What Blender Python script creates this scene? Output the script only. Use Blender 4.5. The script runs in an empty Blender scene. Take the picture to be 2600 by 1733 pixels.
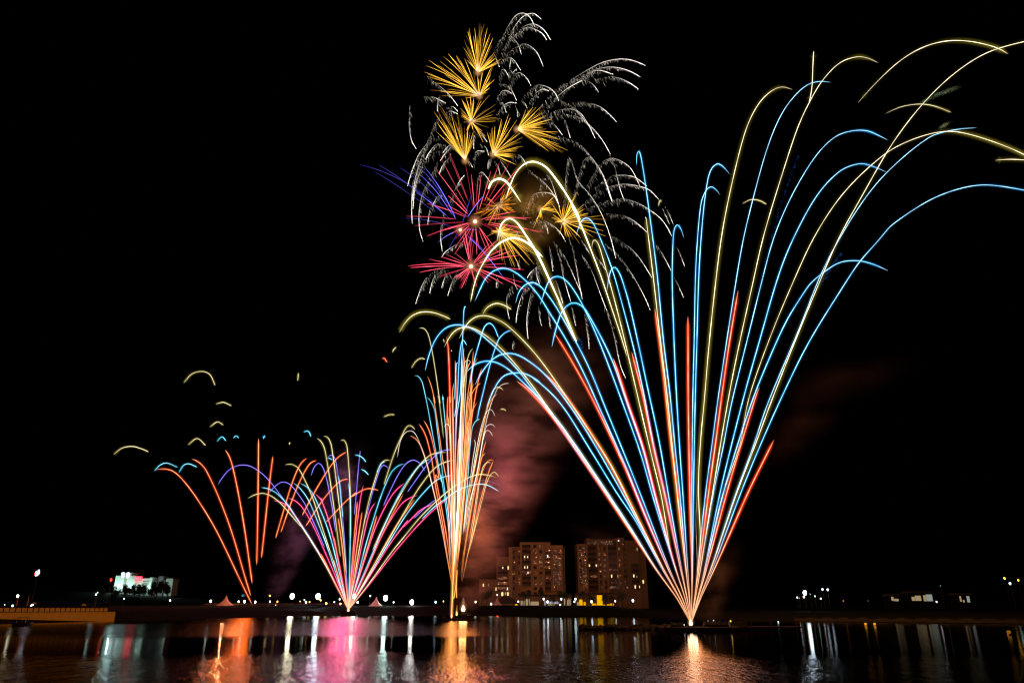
import bpy, bmesh, math, random
import numpy as np
from mathutils import Vector, Matrix
R = math.radians
random.seed(7)
sc = bpy.context.scene

# ------------------------------------------------------------------ camera
CAM_H, PITCH, F = 4.0, R(20.65), 1800.0          # F: focal length in pixels of a 2600 px wide frame
cam = bpy.data.cameras.new("camera"); camo = bpy.data.objects.new("camera", cam)
sc.collection.objects.link(camo); sc.camera = camo
cam.sensor_width = 36.0; cam.lens = 36.0 * F / 2600.0
cam.clip_start = 0.1; cam.clip_end = 20000
camo.location = (0, 0, CAM_H); camo.rotation_euler = (R(90) + PITCH, 0, 0)

# ------------------------------------------------------------------ world, exposure, sampling
w = bpy.data.worlds.new("World"); sc.world = w; w.use_nodes = True
nt = w.node_tree; nt.nodes.clear()
sky = nt.nodes.new('ShaderNodeTexSky'); sky.sky_type = 'NISHITA'; sky.sun_disc = False
sky.sun_elevation = R(-6); sky.sun_rotation = R(160)
bg = nt.nodes.new('ShaderNodeBackground'); bg.inputs[1].default_value = 0.0015
wo = nt.nodes.new('ShaderNodeOutputWorld')
nt.links.new(sky.outputs[0], bg.inputs[0]); nt.links.new(bg.outputs[0], wo.inputs[0])
vs = sc.view_settings
vs.view_transform = 'Standard'; vs.look = 'None'; vs.exposure = 0; vs.gamma = 1; vs.use_curve_mapping = False
cy = sc.cycles
cy.max_bounces = 6; cy.diffuse_bounces = 2; cy.glossy_bounces = 4; cy.transmission_bounces = 4
cy.volume_bounces = 0; cy.transparent_max_bounces = 300
cy.sample_clamp_indirect = 6.0; cy.use_denoising = True; cy.denoiser = 'OPENIMAGEDENOISE'; cy.use_adaptive_sampling = False
try: cy.denoising_input_passes = 'RGB_ALBEDO_NORMAL'; cy.denoising_prefilter = 'ACCURATE'
except Exception: pass
cy.volume_step_rate = 2.0; cy.volume_max_steps = 256
cy.caustics_reflective = True; cy.filter_width = 1.25

# ------------------------------------------------------------------ helpers
CP, SP = math.cos(PITCH), math.sin(PITCH)
def ray(px, py):
    u, v = (px - 1300.0) / F, (866.5 - py) / F
    return Vector((u, CP - v * SP, SP + v * CP))
def at(px, py, Y):                                # point seen at that pixel, Y metres ahead
    d = ray(px, py); return Vector((0, 0, CAM_H)) + d * (Y / d.y)
def on_water(px, py, z=0.0):
    d = ray(px, py); return Vector((0, 0, CAM_H)) + d * ((z - CAM_H) / d.z)
def axis_depth(p): return p.y * CP + (p.z - CAM_H) * SP
def ppm(px, py, Y): return F / axis_depth(at(px, py, Y))   # pixels per metre there

col = sc.collection
def tag(o, label=None, cat=None, group=None, kind=None):
    if label: o['label'] = label
    if cat: o['category'] = cat
    if group: o['group'] = group
    if kind: o['kind'] = kind
    return o
def empty(name, loc=(0, 0, 0), rz=0):
    o = bpy.data.objects.new(name, None); col.objects.link(o); o.location = loc; o.rotation_euler.z = rz
    o.empty_display_size = 0.5
    return o
def mesh_obj(name, verts, faces, mats, parent=None, fmat=None, cols=None, smooth=False, loc=None):
    me = bpy.data.meshes.new(name); me.from_pydata([tuple(v) for v in verts], [], faces)
    if not isinstance(mats, (list, tuple)): mats = [mats]
    for m in mats: me.materials.append(m)
    if fmat is not None: me.polygons.foreach_set('material_index', fmat)
    if smooth: me.polygons.foreach_set('use_smooth', [True] * len(me.polygons))
    if cols is not None:
        a = me.color_attributes.new('Col', 'FLOAT_COLOR', 'POINT')
        a.data.foreach_set('color', np.asarray(cols, dtype=np.float32).ravel())
    me.update()
    o = bpy.data.objects.new(name, me); col.objects.link(o)
    if loc is not None: o.location = loc
    if parent is not None: o.parent = parent
    return o
class MB:
    def __init__(s): s.v = []; s.f = []
    def add(s, v, f):
        n = len(s.v); s.v += [tuple(p) for p in v]; s.f += [tuple(i + n for i in q) for q in f]; return s
    def box(s, x0, y0, z0, x1, y1, z1):
        v = [(x0,y0,z0),(x1,y0,z0),(x1,y1,z0),(x0,y1,z0),(x0,y0,z1),(x1,y0,z1),(x1,y1,z1),(x0,y1,z1)]
        return s.add(v, [(3,2,1,0),(4,5,6,7),(0,1,5,4),(1,2,6,5),(2,3,7,6),(3,0,4,7)])
    def frus(s, x0, y0, z0, x1, y1, z1, tx, ty):     # box whose top is inset by tx, ty
        v = [(x0,y0,z0),(x1,y0,z0),(x1,y1,z0),(x0,y1,z0),(x0+tx,y0+ty,z1),(x1-tx,y0+ty,z1),(x1-tx,y1-ty,z1),(x0+tx,y1-ty,z1)]
        return s.add(v, [(3,2,1,0),(4,5,6,7),(0,1,5,4),(1,2,6,5),(2,3,7,6),(3,0,4,7)])
    def tube(s, a, b, r0, r1=None, n=8):
        a, b = Vector(a), Vector(b); r1 = r0 if r1 is None else r1
        t = (b - a).normalized(); u = t.orthogonal().normalized(); w_ = t.cross(u)
        v = []
        for c, r in ((a, r0), (b, r1)):
            for i in range(n):
                q = 2 * math.pi * i / n; v.append(c + u * (r * math.cos(q)) + w_ * (r * math.sin(q)))
        f = [(i, (i + 1) % n, n + (i + 1) % n, n + i) for i in range(n)]
        f += [tuple(range(n - 1, -1, -1)), tuple(range(n, 2 * n))]
        return s.add(v, f)
    def lathe(s, c, prof, n=12, sx=1, sy=1):          # profile of (radius, z), closed by tiny caps
        v = []; f = []
        for r, z in prof:
            for i in range(n):
                q = 2 * math.pi * i / n; v.append((c[0] + sx * r * math.cos(q), c[1] + sy * r * math.sin(q), c[2] + z))
        for k in range(len(prof) - 1):
            for i in range(n):
                j = (i + 1) % n; f.append((k*n+i, k*n+j, k*n+n+j, k*n+n+i))
        f.append(tuple(range(n - 1, -1, -1))); f.append(tuple(range((len(prof)-1)*n, len(prof)*n)))
        return s.add(v, f)
    def ball(s, c, rx, ry, rz, n=12, m=8):
        return s.lathe(c, [(max(1e-3, math.sin(math.pi*k/m)), -rz*math.cos(math.pi*k/m)) for k in range(m+1)], n, rx, ry)
    def build(s, name, mat, parent=None, smooth=False): return mesh_obj(name, s.v, s.f, mat, parent, smooth=smooth)

# ------------------------------------------------------------------ materials
def mat_new(name):
    m = bpy.data.materials.new(name); m.use_nodes = True; m.node_tree.nodes.clear(); return m, m.node_tree
def N(t, kind, **kw):
    n = t.nodes.new(kind)
    for k, v in kw.items():
        if k.startswith('i_'): n.inputs[int(k[2:])].default_value = v
        else: setattr(n, k, v)
    return n
def solid(name, c, rough=0.7, var=0.25, scale=1.2, metal=0.0, spec=0.5):
    m, t = mat_new(name); o = N(t, 'ShaderNodeOutputMaterial'); b = N(t, 'ShaderNodeBsdfPrincipled')
    b.inputs['Roughness'].default_value = rough; b.inputs['Metallic'].default_value = metal
    b.inputs['Specular IOR Level'].default_value = spec
    tc = N(t, 'ShaderNodeTexCoord'); nz = N(t, 'ShaderNodeTexNoise'); nz.inputs['Scale'].default_value = scale
    nz.inputs['Detail'].default_value = 5
    mx = N(t, 'ShaderNodeMix', data_type='RGBA')
    mx.inputs[6].default_value = (*[x * (1 - var) for x in c], 1); mx.inputs[7].default_value = (*[min(1, x * (1 + var)) for x in c], 1)
    L = t.links.new
    L(tc.outputs['Object'], nz.inputs['Vector']); L(nz.outputs[0], mx.inputs[0]); L(mx.outputs[2], b.inputs['Base Color']); L(b.outputs[0], o.inputs[0])
    return m
def glow(name, c, s, sampling='AUTO'):
    m, t = mat_new(name); o = N(t, 'ShaderNodeOutputMaterial'); e = N(t, 'ShaderNodeEmission')
    e.inputs[0].default_value = (*c, 1); e.inputs[1].default_value = s
    t.links.new(e.outputs[0], o.inputs[0]); m.cycles.emission_sampling = sampling
    return m
def spark_core():
    m, t = mat_new('burning_star'); o = N(t, 'ShaderNodeOutputMaterial'); e = N(t, 'ShaderNodeEmission')
    a = N(t, 'ShaderNodeAttribute', attribute_name='Col'); t.links.new(a.outputs[0], e.inputs[0]); t.links.new(e.outputs[0], o.inputs[0])
    m.cycles.emission_sampling = 'NONE'
    return m
def spark_sheath():                                  # shell that paints the bloom round a burning star, fading to its rim
    m, t = mat_new('bloom_shell'); L = t.links.new
    o = N(t, 'ShaderNodeOutputMaterial'); e = N(t, 'ShaderNodeEmission'); tr = N(t, 'ShaderNodeBsdfTransparent'); ad = N(t, 'ShaderNodeAddShader')
    a = N(t, 'ShaderNodeAttribute', attribute_name='Col'); lw = N(t, 'ShaderNodeLayerWeight'); lw.inputs[0].default_value = 0.5
    s1 = N(t, 'ShaderNodeMath', operation='SUBTRACT'); s1.inputs[0].default_value = 1.0; L(lw.outputs['Facing'], s1.inputs[1])
    p = N(t, 'ShaderNodeMath', operation='POWER'); p.inputs[1].default_value = 8.0; L(s1.outputs[0], p.inputs[0])
    L(a.outputs[0], e.inputs[0]); L(p.outputs[0], e.inputs[1]); L(tr.outputs[0], ad.inputs[0]); L(e.outputs[0], ad.inputs[1]); L(ad.outputs[0], o.inputs[0])
    m.cycles.emission_sampling = 'NONE'
    return m
CORE, SHEATH = spark_core(), spark_sheath()
M = {
 'dark_metal': solid('dark_metal', (.03,.03,.033), .5), 'pole': solid('lamp_pole', (.05,.05,.05), .5),
 'hull': solid('barge_hull', (.03,.018,.014), .8, spec=.1), 'deck': solid('barge_deck', (.03,.02,.016), .9, spec=.1),
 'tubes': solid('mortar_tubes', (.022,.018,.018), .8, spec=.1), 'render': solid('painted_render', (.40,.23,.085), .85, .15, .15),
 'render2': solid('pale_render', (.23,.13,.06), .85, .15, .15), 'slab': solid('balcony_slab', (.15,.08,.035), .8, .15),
 'dark_open': solid('dark_recess', (.015,.013,.012), .7), 'roof': solid('roof_tiles', (.05,.035,.03), .8),
 'canvas': solid('tent_canvas', (.62,.44,.36), .8, .06, .6), 'trunk': solid('palm_trunk', (.06,.045,.03), .9),
 'leaf': solid('palm_leaf', (.035,.05,.02), .7), 'hotel': solid('hotel_render', (.55,.60,.56), .8, .1, .1),
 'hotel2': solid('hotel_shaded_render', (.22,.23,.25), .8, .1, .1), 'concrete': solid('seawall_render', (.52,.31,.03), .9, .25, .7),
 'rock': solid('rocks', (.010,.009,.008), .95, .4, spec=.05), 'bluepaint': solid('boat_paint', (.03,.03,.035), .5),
 'rail': solid('pale_rail', (.6,.5,.5), .5, .05), 'umbrella': solid('parasol_cloth', (.45,.25,.2), .8), 'steel': solid('red_steel', (.35,.1,.07), .6),
 'buoy': solid('orange_buoy', (.6,.25,.03), .4), 'grass': solid('bank_grass', (.09,.07,.03), .9, .5), 'whitewall': solid('white_wall', (.6,.58,.5), .8, .1),
}
def glass_mat():
    m, t = mat_new('wavy_window_glass'); L = t.links.new
    o = N(t, 'ShaderNodeOutputMaterial'); b = N(t, 'ShaderNodeBsdfPrincipled')
    b.inputs['Base Color'].default_value = (.42,.34,.28,1); b.inputs['Metallic'].default_value = 1.0; b.inputs['Roughness'].default_value = .02
    tc = N(t, 'ShaderNodeTexCoord'); nz = N(t, 'ShaderNodeTexNoise'); nz.inputs['Scale'].default_value = 1.1; nz.inputs['Detail'].default_value = 2
    bp = N(t, 'ShaderNodeBump'); bp.inputs['Strength'].default_value = .8; bp.inputs['Distance'].default_value = .5
    L(tc.outputs['Object'], nz.inputs['Vector']); L(nz.outputs[0], bp.inputs['Height']); L(bp.outputs[0], b.inputs['Normal']); L(b.outputs[0], o.inputs[0])
    return m
M['glass'] = glass_mat()
M['lit_warm'] = glow('lit_window_warm', (1.0,.72,.30), 1.6, 'NONE'); M['lit_white'] = glow('lit_window_white', (1,.95,.85), 1.5, 'NONE')
M['lit_yellow'] = glow('lit_yellow_wall_or_room', (1.0,.50,.0), .95); M['lit_tan'] = glow('lit_tan_wall_or_room', (.9,.66,.36), .36); M['lit_grey'] = glow('lit_white_fence', (.75,.78,.85), .4)  # yellow, tan and white also paint lamplight on the shore walls
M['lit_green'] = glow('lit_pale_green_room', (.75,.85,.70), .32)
M['sign_red'] = glow('red_sign_letters', (1,.02,.05), 4.0, 'NONE'); M['sign_pink'] = glow('sign_letter_core', (1,.45,.45), 1.2, 'NONE')
LC = {'w': (1.0,.97,.88), 'b': (.72,.88,1.0), 'y': (1.0,.60,.08), 'g': (.62,1.0,.88), 'o': (1.0,.45,.03), 'r': (1.0,.06,.02), 'p': (1.0,.75,.8), 'c':(1.0,.92,.62)}
LM = {}
def lamp_mat(c, s):
    k = (c, s)
    if k not in LM: LM[k] = glow('lamp_light_%s' % {'w':'white','b':'bluish','y':'yellow','g':'greenish','o':'orange','r':'red','p':'pink','c':'warm'}[c], LC[c], s)
    return LM[k]

# ------------------------------------------------------------------ lights of the burning charges (added unseen point lamps stand in for them)
def point(name, loc, c, P, r, parent=None):
    l = bpy.data.lights.new(name, 'POINT'); l.color = c; l.energy = P; l.shadow_soft_size = r
    o = bpy.data.objects.new(name, l); col.objects.link(o); o.location = loc
    if parent: o.parent = parent
    return o

# ------------------------------------------------------------------ water
def water():
    m, t = mat_new('lake_water'); L = t.links.new
    o = N(t, 'ShaderNodeOutputMaterial'); b = N(t, 'ShaderNodeBsdfAnisotropic', distribution='BECKMANN'); df = N(t, 'ShaderNodeBsdfDiffuse'); df.inputs[0].default_value = (.0006,.0008,.001,1)
    fr = N(t, 'ShaderNodeFresnel'); fr.inputs[0].default_value = 1.33; mx = N(t, 'ShaderNodeMixShader'); L(fr.outputs[0], mx.inputs[0]); L(df.outputs[0], mx.inputs[1]); L(b.outputs[0], mx.inputs[2])
    g = N(t, 'ShaderNodeNewGeometry'); sx = N(t, 'ShaderNodeSeparateXYZ'); L(g.outputs['Position'], sx.inputs[0])
    # wind-ruffled patch: from about 110 m to 330 m out, with a ragged edge
    nz = N(t, 'ShaderNodeTexNoise'); nz.inputs['Scale'].default_value = .03; nz.inputs['Detail'].default_value = 3
    L(g.outputs['Position'], nz.inputs['Vector'])
    ed = N(t, 'ShaderNodeMath', operation='MULTIPLY_ADD'); ed.inputs[1].default_value = 60; ed.inputs[2].default_value = -30; L(nz.outputs[0], ed.inputs[0])
    yy = N(t, 'ShaderNodeMath', operation='ADD'); L(sx.outputs['Y'], yy.inputs[0]); L(ed.outputs[0], yy.inputs[1])
    m1 = N(t, 'ShaderNodeMapRange', interpolation_type='SMOOTHSTEP'); m1.inputs[1].default_value = 105; m1.inputs[2].default_value = 135; L(yy.outputs[0], m1.inputs[0])
    mxl = N(t, 'ShaderNodeMapRange', interpolation_type='SMOOTHSTEP'); mxl.inputs[1].default_value = 12; mxl.inputs[2].default_value = -10; L(sx.outputs['X'], mxl.inputs[0])
    patch = N(t, 'ShaderNodeMath', operation='MULTIPLY'); L(m1.outputs[0], patch.inputs[0]); L(mxl.outputs[0], patch.inputs[1])
    ro = N(t, 'ShaderNodeMath', operation='MULTIPLY_ADD'); ro.inputs[1].default_value = .13; ro.inputs[2].default_value = .115; L(patch.outputs[0], ro.inputs[0])
    L(ro.outputs[0], b.inputs['Roughness'])
    # ripples close to the shore the picture is taken from
    near = N(t, 'ShaderNodeMapRange', interpolation_type='SMOOTHSTEP'); near.inputs[1].default_value = 80; near.inputs[2].default_value = 52; L(yy.outputs[0], near.inputs[0])
    mp = N(t, 'ShaderNodeMapping'); mp.inputs['Scale'].default_value = (1.5, .6, 1); L(g.outputs['Position'], mp.inputs[0])
    r1 = N(t, 'ShaderNodeTexNoise'); r1.inputs['Scale'].default_value = 2.4; r1.inputs['Detail'].default_value = 2; L(mp.outputs[0], r1.inputs['Vector'])
    r2 = N(t, 'ShaderNodeTexNoise'); r2.inputs['Scale'].default_value = .35; r2.inputs['Detail'].default_value = 2; L(mp.outputs[0], r2.inputs['Vector'])
    ad = N(t, 'ShaderNodeMath', operation='MULTIPLY_ADD'); ad.inputs[1].default_value = 1.6; L(r2.outputs[0], ad.inputs[0]); L(r1.outputs[0], ad.inputs[2])
    st = N(t, 'ShaderNodeMath', operation='MULTIPLY_ADD'); st.inputs[1].default_value = .26; st.inputs[2].default_value = .004; L(near.outputs[0], st.inputs[0])
    bp = N(t, 'ShaderNodeBump'); bp.inputs['Distance'].default_value = .30; L(ad.outputs[0], bp.inputs['Height']); L(st.outputs[0], bp.inputs['Strength'])
    L(bp.outputs[0], b.inputs['Normal']); L(bp.outputs[0], fr.inputs['Normal']); L(mx.outputs[0], o.inputs[0])
    wv = [(-2500,-60,0),(2500,-60,0),(2500,2500,0),(-2500,2500,0)]
    tag(mesh_obj('water', wv, [(0,1,2,3)], m), kind='structure')
water()

# ------------------------------------------------------------------ banks
def shore_y(x):
    pts = [(-2500,190),(-153,198),(-149.3,211),(-141,262),(-139,340),(-136,420),(-130,478),(62,481),(74,470),(88,262),(110,250),(160,206),(300,190),(2500,190)]
    for (a, ya), (b, yb) in zip(pts, pts[1:]):
        if a <= x <= b: return ya + (yb - ya) * (x - a) / (b - a)
    return 200
def bank():
    m, t = mat_new('bank_soil'); L = t.links.new
    o = N(t, 'ShaderNodeOutputMaterial'); b = N(t, 'ShaderNodeBsdfPrincipled'); b.inputs['Roughness'].default_value = .95; b.inputs['Specular IOR Level'].default_value = .1
    g = N(t, 'ShaderNodeNewGeometry'); nz = N(t, 'ShaderNodeTexNoise'); nz.inputs['Scale'].default_value = .4; nz.inputs['Detail'].default_value = 6
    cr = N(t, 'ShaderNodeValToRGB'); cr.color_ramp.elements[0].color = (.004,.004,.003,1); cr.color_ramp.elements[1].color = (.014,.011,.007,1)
    L(g.outputs['Position'], nz.inputs['Vector']); L(nz.outputs[0], cr.inputs[0]); L(cr.outputs[0], b.inputs['Base Color']); L(b.outputs[0], o.inputs[0])
    xs = sorted([-2500,-1200,-800,-650,-600,-560,-520,-480,-440,-400,-360,-320,-280,-230] + [-149.3,-141] + list(range(-190, 200, 6)) + [230,300,450,700,1200,2500])
    offs = [(-3,-1.5),(0,.02),(4,1.4),(9,3.4),(14,5.2),(20,6.0),(32,6.2)]
    far = [(515,6.3,3.6),(560,6.3,4.2),(640,6.6,5),(700,7,6),(745,9,7),(765,10,8),(900,10,8),(1300,12,9),(2600,14,9)]
    v = []; f = []
    for x in xs:
        right = min(1, max(0, (x - 62) / 26)); left = min(1, max(0, (-118 - x) / 14)); hill = math.exp(-((x+470)/130)**2)
        for d, z in offs:
            zr = {-3:-1.5,0:.02,4:.5,9:.7,14:.8,20:.9,32:1.2}[d]; zl = {-3:-1.5,0:.02,4:3.0,9:3.3,14:3.5,20:3.6,32:3.8}[d]
            zz = z * (1 - right) + zr * right; zz = zz * (1 - left) + zl * left
            v.append((x, shore_y(x) + d, zz + (random.uniform(-.12,.12) if d > 4 else 0)))
        for k, (Y, z, zr) in enumerate(far):
            zz = z * (1 - right) + zr * right
            if Y >= 700: zz += hill * {700:4,745:9,765:11,900:12,1300:8,2600:0}[Y]
            v.append((x, max(Y, shore_y(x) + 33 + k), zz))
    offs = offs + far
    n = len(offs)
    for i in range(len(xs) - 1):
        for k in range(n - 1): f.append((i*n+k, (i+1)*n+k, (i+1)*n+k+1, i*n+k+1))
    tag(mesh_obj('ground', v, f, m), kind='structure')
bank()

# ------------------------------------------------------------------ light trails: traced from zoomed views, each view = origin and scale
VIEW = {'a':(1750,60,.2125),'b':(2100,60,.2125),'c':(1750,390,.2125),'d':(1500,360,.1703),'e':(1650,700,.2125),'f':(1600,1000,.1703),
 'g':(1600,1250,.1703),'h':(1650,1460,.12755),'i':(1150,380,.1703),'j':(1150,620,.1703),'k':(1400,520,.1703),'l':(1350,760,.1703),
 'm':(1000,760,.1703),'n':(980,1000,.14474),'o':(1020,1200,.11925),'p':(1060,1380,.12755),'q':(380,1080,.1703),'r':(620,1080,.12755),
 's':(860,1060,.12755),'t':(720,1240,.14474),'u':(540,1400,.15306),'v':(900,380,.1703),'w':(1000,20,.1703),'x':(1050,240,.1703),
 'y':(0,0,1.1054),'A':(880,0,.34),'B':(880,380,.34),'C':(250,880,.38265),'E':(1300,900,.4464),'F':(1800,80,.39545),'Z':(0,0,1)}
def trace(s):
    out = []; vw = VIEW['Z']; num = []
    for tk in s.replace(';', ' ').split():
        if tk.isalpha(): vw = VIEW[tk]
        else:
            num.append(float(tk))
            if len(num) == 2: out.append((vw[0] + num[0]*vw[2], vw[1] + num[1]*vw[2])); num = []
    return np.array(out)
def smooth_path(p, step=None):
    if len(p) > 2:                                   # centripetal-ish Catmull-Rom through the traced points
        q = np.vstack([2*p[0]-p[1], p, 2*p[-1]-p[-2]]); out = []
        for i in range(1, len(q) - 2):
            p0, p1, p2, p3 = q[i-1], q[i], q[i+1], q[i+2]
            d1 = max(1e-3, np.linalg.norm(p2-p1)); d0 = max(1e-3, np.linalg.norm(p1-p0)); d2 = max(1e-3, np.linalg.norm(p3-p2))
            m1 = (p2-p0)/(d0+d1)*d1; m2 = (p3-p1)/(d1+d2)*d1
            for t in np.linspace(0, 1, 24, endpoint=False):
                t2, t3 = t*t, t*t*t
                out.append((2*t3-3*t2+1)*p1 + (t3-2*t2+t)*m1 + (-2*t3+3*t2)*p2 + (t3-t2)*m2)
        out.append(p[-1]); p = np.array(out)
    seg = np.linalg.norm(np.diff(p, axis=0), axis=1); s = np.concatenate([[0], np.cumsum(seg)]); Ltot = s[-1]
    step = step or (3.0 if Ltot < 250 else 7.0)
    n = max(4, int(Ltot/step) + 1); u = np.linspace(0, Ltot, n)
    p = np.stack([np.interp(u, s, p[:,0]), np.interp(u, s, p[:,1])], 1)
    if n > 14:                                       # iron out tracing jitter where the path is nearly straight
        k = 6
        for it in range(40):
            a = p[2*k:] - p[k:-k]; b = p[k:-k] - p[:-2*k]
            ang = np.abs(np.arctan2(a[:,0]*b[:,1]-a[:,1]*b[:,0], (a*b).sum(1)))
            wgt = np.zeros(n); wgt[k:-k] = np.clip(1 - ang/.30, .03, 1)
            wgt[1:k] = .3; wgt[-k:-1] = .05
            q = p.copy(); q[1:-1] += (wgt[1:-1,None]*.5)*((p[2:]+p[:-2])*.5 - p[1:-1]); p = q
    return p, Ltot
def lift(p, Y0, slope):                              # pixel path -> 3-D path leaning towards or away from the viewer
    out = []
    for x, y in p:
        q = at(x, y, Y0); Y = Y0 + slope * max(0, q.z) ; out.append(at(x, y, Y))
    return out
# kind: (core colour, core radius px, sheath colour, sheath radius px)
KIND = {
 'B': ((1.05,2.1,2.6), .62, (.0,.13,.34), 6.4), 'Y': ((2.3,2.0,1.35), .70, (.085,.068,.007), 12), 'Yt': ((1.7,1.35,.85), .50, (.06,.042,.005), 6),
 'Yb': ((3.0,2.7,1.7), 2.4, (.12,.09,.012), 20), 'R': ((2.6,.85,.50), .86, (.62,.026,.001), 8.5), 'O': ((2.1,.78,.26), .58, (.20,.036,.002), 5),
 'W': ((1.8,1.65,1.45), .52, (.06,.045,.035), 4.5), 'G': ((2.3,1.0,.22), .62, (.20,.055,.003), 5),
 'Rl': ((2.4,.80,.36), .66, (.34,.022,.001), 6), 'Ol': ((2.1,.66,.26), .60, (.28,.03,.001), 5), 'M': ((2.0,.32,.62), .64, (.24,.0,.045), 5),
 'V': ((.62,.50,1.7), .46, (.016,.012,.14), 4.5), 'C': ((.70,1.55,1.8), .62, (.0,.09,.13), 5.5), 'Yl': ((1.5,1.35,.78), .62, (.09,.07,.010), 6),
 'VF': ((.25,.2,.5), .5, (.0,.0,.0), 0), 'D': ((.55,.34,.22), .40, (0,0,0), 0),
}
PEACH = np.array((1.9,.92,.50)); PEACHG = np.array((.035,.010,.002))
def tube_mesh(P, rad, cols, n):
    P = [Vector(p) for p in P]; V = []; Fc = []; Cl = []; m = len(P)
    for i, p in enumerate(P):
        t = (P[min(m-1, i+1)] - P[max(0, i-1)]); t = t.normalized() if t.length > 1e-9 else Vector((0,0,1))
        vd = (p - Vector((0,0,CAM_H))).normalized(); s = t.cross(vd)
        s = s.normalized() if s.length > 1e-5 else Vector((1,0,0)); u = s.cross(t)
        for k in range(n):
            q = 2*math.pi*k/n; V.append(p + s*(rad[i]*math.cos(q)) + u*(rad[i]*math.sin(q))); Cl.append((*cols[i], 1))
    for i in range(m - 1):
        for k in range(n):
            j = (k+1) % n; Fc.append((i*n+k, i*n+j, (i+1)*n+j, (i+1)*n+k))
    Fc.append(tuple(range(n))); Fc.append(tuple(range((m-1)*n+n-1, (m-1)*n-1, -1)))
    return V, Fc, Cl
def trail(name, spec, kind, Y0, slope, parent, peach=None, rs=1.0, bright=1.0, fade=(0.05, 0.04), path=None, hot=0, base_w=1.0, ws=None, hotc=None):
    p = trace(spec) if path is None else path
    p, Ltot = smooth_path(p)
    P = lift(p, Y0, slope); n = len(P)
    cc, cr, gc, gr = KIND[kind]; cc, gc = np.array(cc)*bright, np.array(gc)
    s = np.linspace(0, 1, n)
    tp = np.clip(np.minimum(s/max(1e-4, fade[0]), (1-s)/max(1e-4, fade[1])), 0, 1); tp = .2 + .8*np.sqrt(tp)
    wid = 1.0 - .10*np.cos(s*math.pi*2)
    kn = max(4, int(Ltot/18)); flick = np.interp(s, np.linspace(0, 1, kn), np.random.RandomState(int(abs(p[0,0]*7+p[0,1]*3+p[-1,0])) % 99991).uniform(.62, 1.25, kn)); wid = wid*(.55+.45*flick)
    mixp = np.zeros(n)
    if peach is not None: mixp = np.clip((p[:,1]-peach[0])/(peach[1]-peach[0]), 0, 1); mixp = mixp*mixp*(3-2*mixp)
    C1 = cc[None]*(1-mixp[:,None]) + (PEACH if hotc is None else np.array(hotc))[None]*mixp[:,None]*.85; G1 = gc[None]*(1-mixp[:,None]) + PEACHG[None]*mixp[:,None]
    gwid = 1 - .45*mixp
    if hot: hm = np.clip(1-s/hot, 0, 1)[:,None]**1.3; C1 = C1*(1-hm) + np.array((2.3,1.6,1.1))*hm
    if ws is not None: wid = wid*np.interp(s, np.linspace(0, 1, len(ws)), ws); gwid = np.interp(s, np.linspace(0, 1, len(ws)), ws)**.6
    if base_w != 1.0: wid = wid*(1 + (base_w-1)*mixp)
    ax = np.array([axis_depth(q)/F for q in P])
    V, Fc, Cl = tube_mesh(P, cr*rs*ax*tp*wid, C1*flick[:,None]*(tp[:,None]**.7), 5); fm = [0]*len(Fc)
    if gr > 0 and gc.max() > 0:
        step = 2 if n > 40 else 1; idx = list(range(0, n, step)); idx = idx if idx[-1] == n-1 else idx + [n-1]
        g = np.clip(np.minimum(s/.03, (1-s)/.03), 0, 1)
        V2, F2, C2 = tube_mesh([P[i] for i in idx], (gr*rs*ax*gwid*(.3+.7*g))[idx], (G1*g[:,None])[idx], 10)
        k = len(V); V += V2; Cl += C2; Fc += [tuple(a+k for a in q) for q in F2]; fm += [1]*len(F2)
    o = mesh_obj(name, V, Fc, [CORE, SHEATH], parent, fm, Cl, smooth=True)
    return o
def rel(parent, kids):                               # keep world placement of children already modelled in world space
    for k in kids: k.matrix_parent_inverse = Matrix.Translation(-parent.location)
def child(parent, o): o.parent = parent; o.matrix_parent_inverse = Matrix.Translation(-Vector(parent.location)); return o

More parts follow.
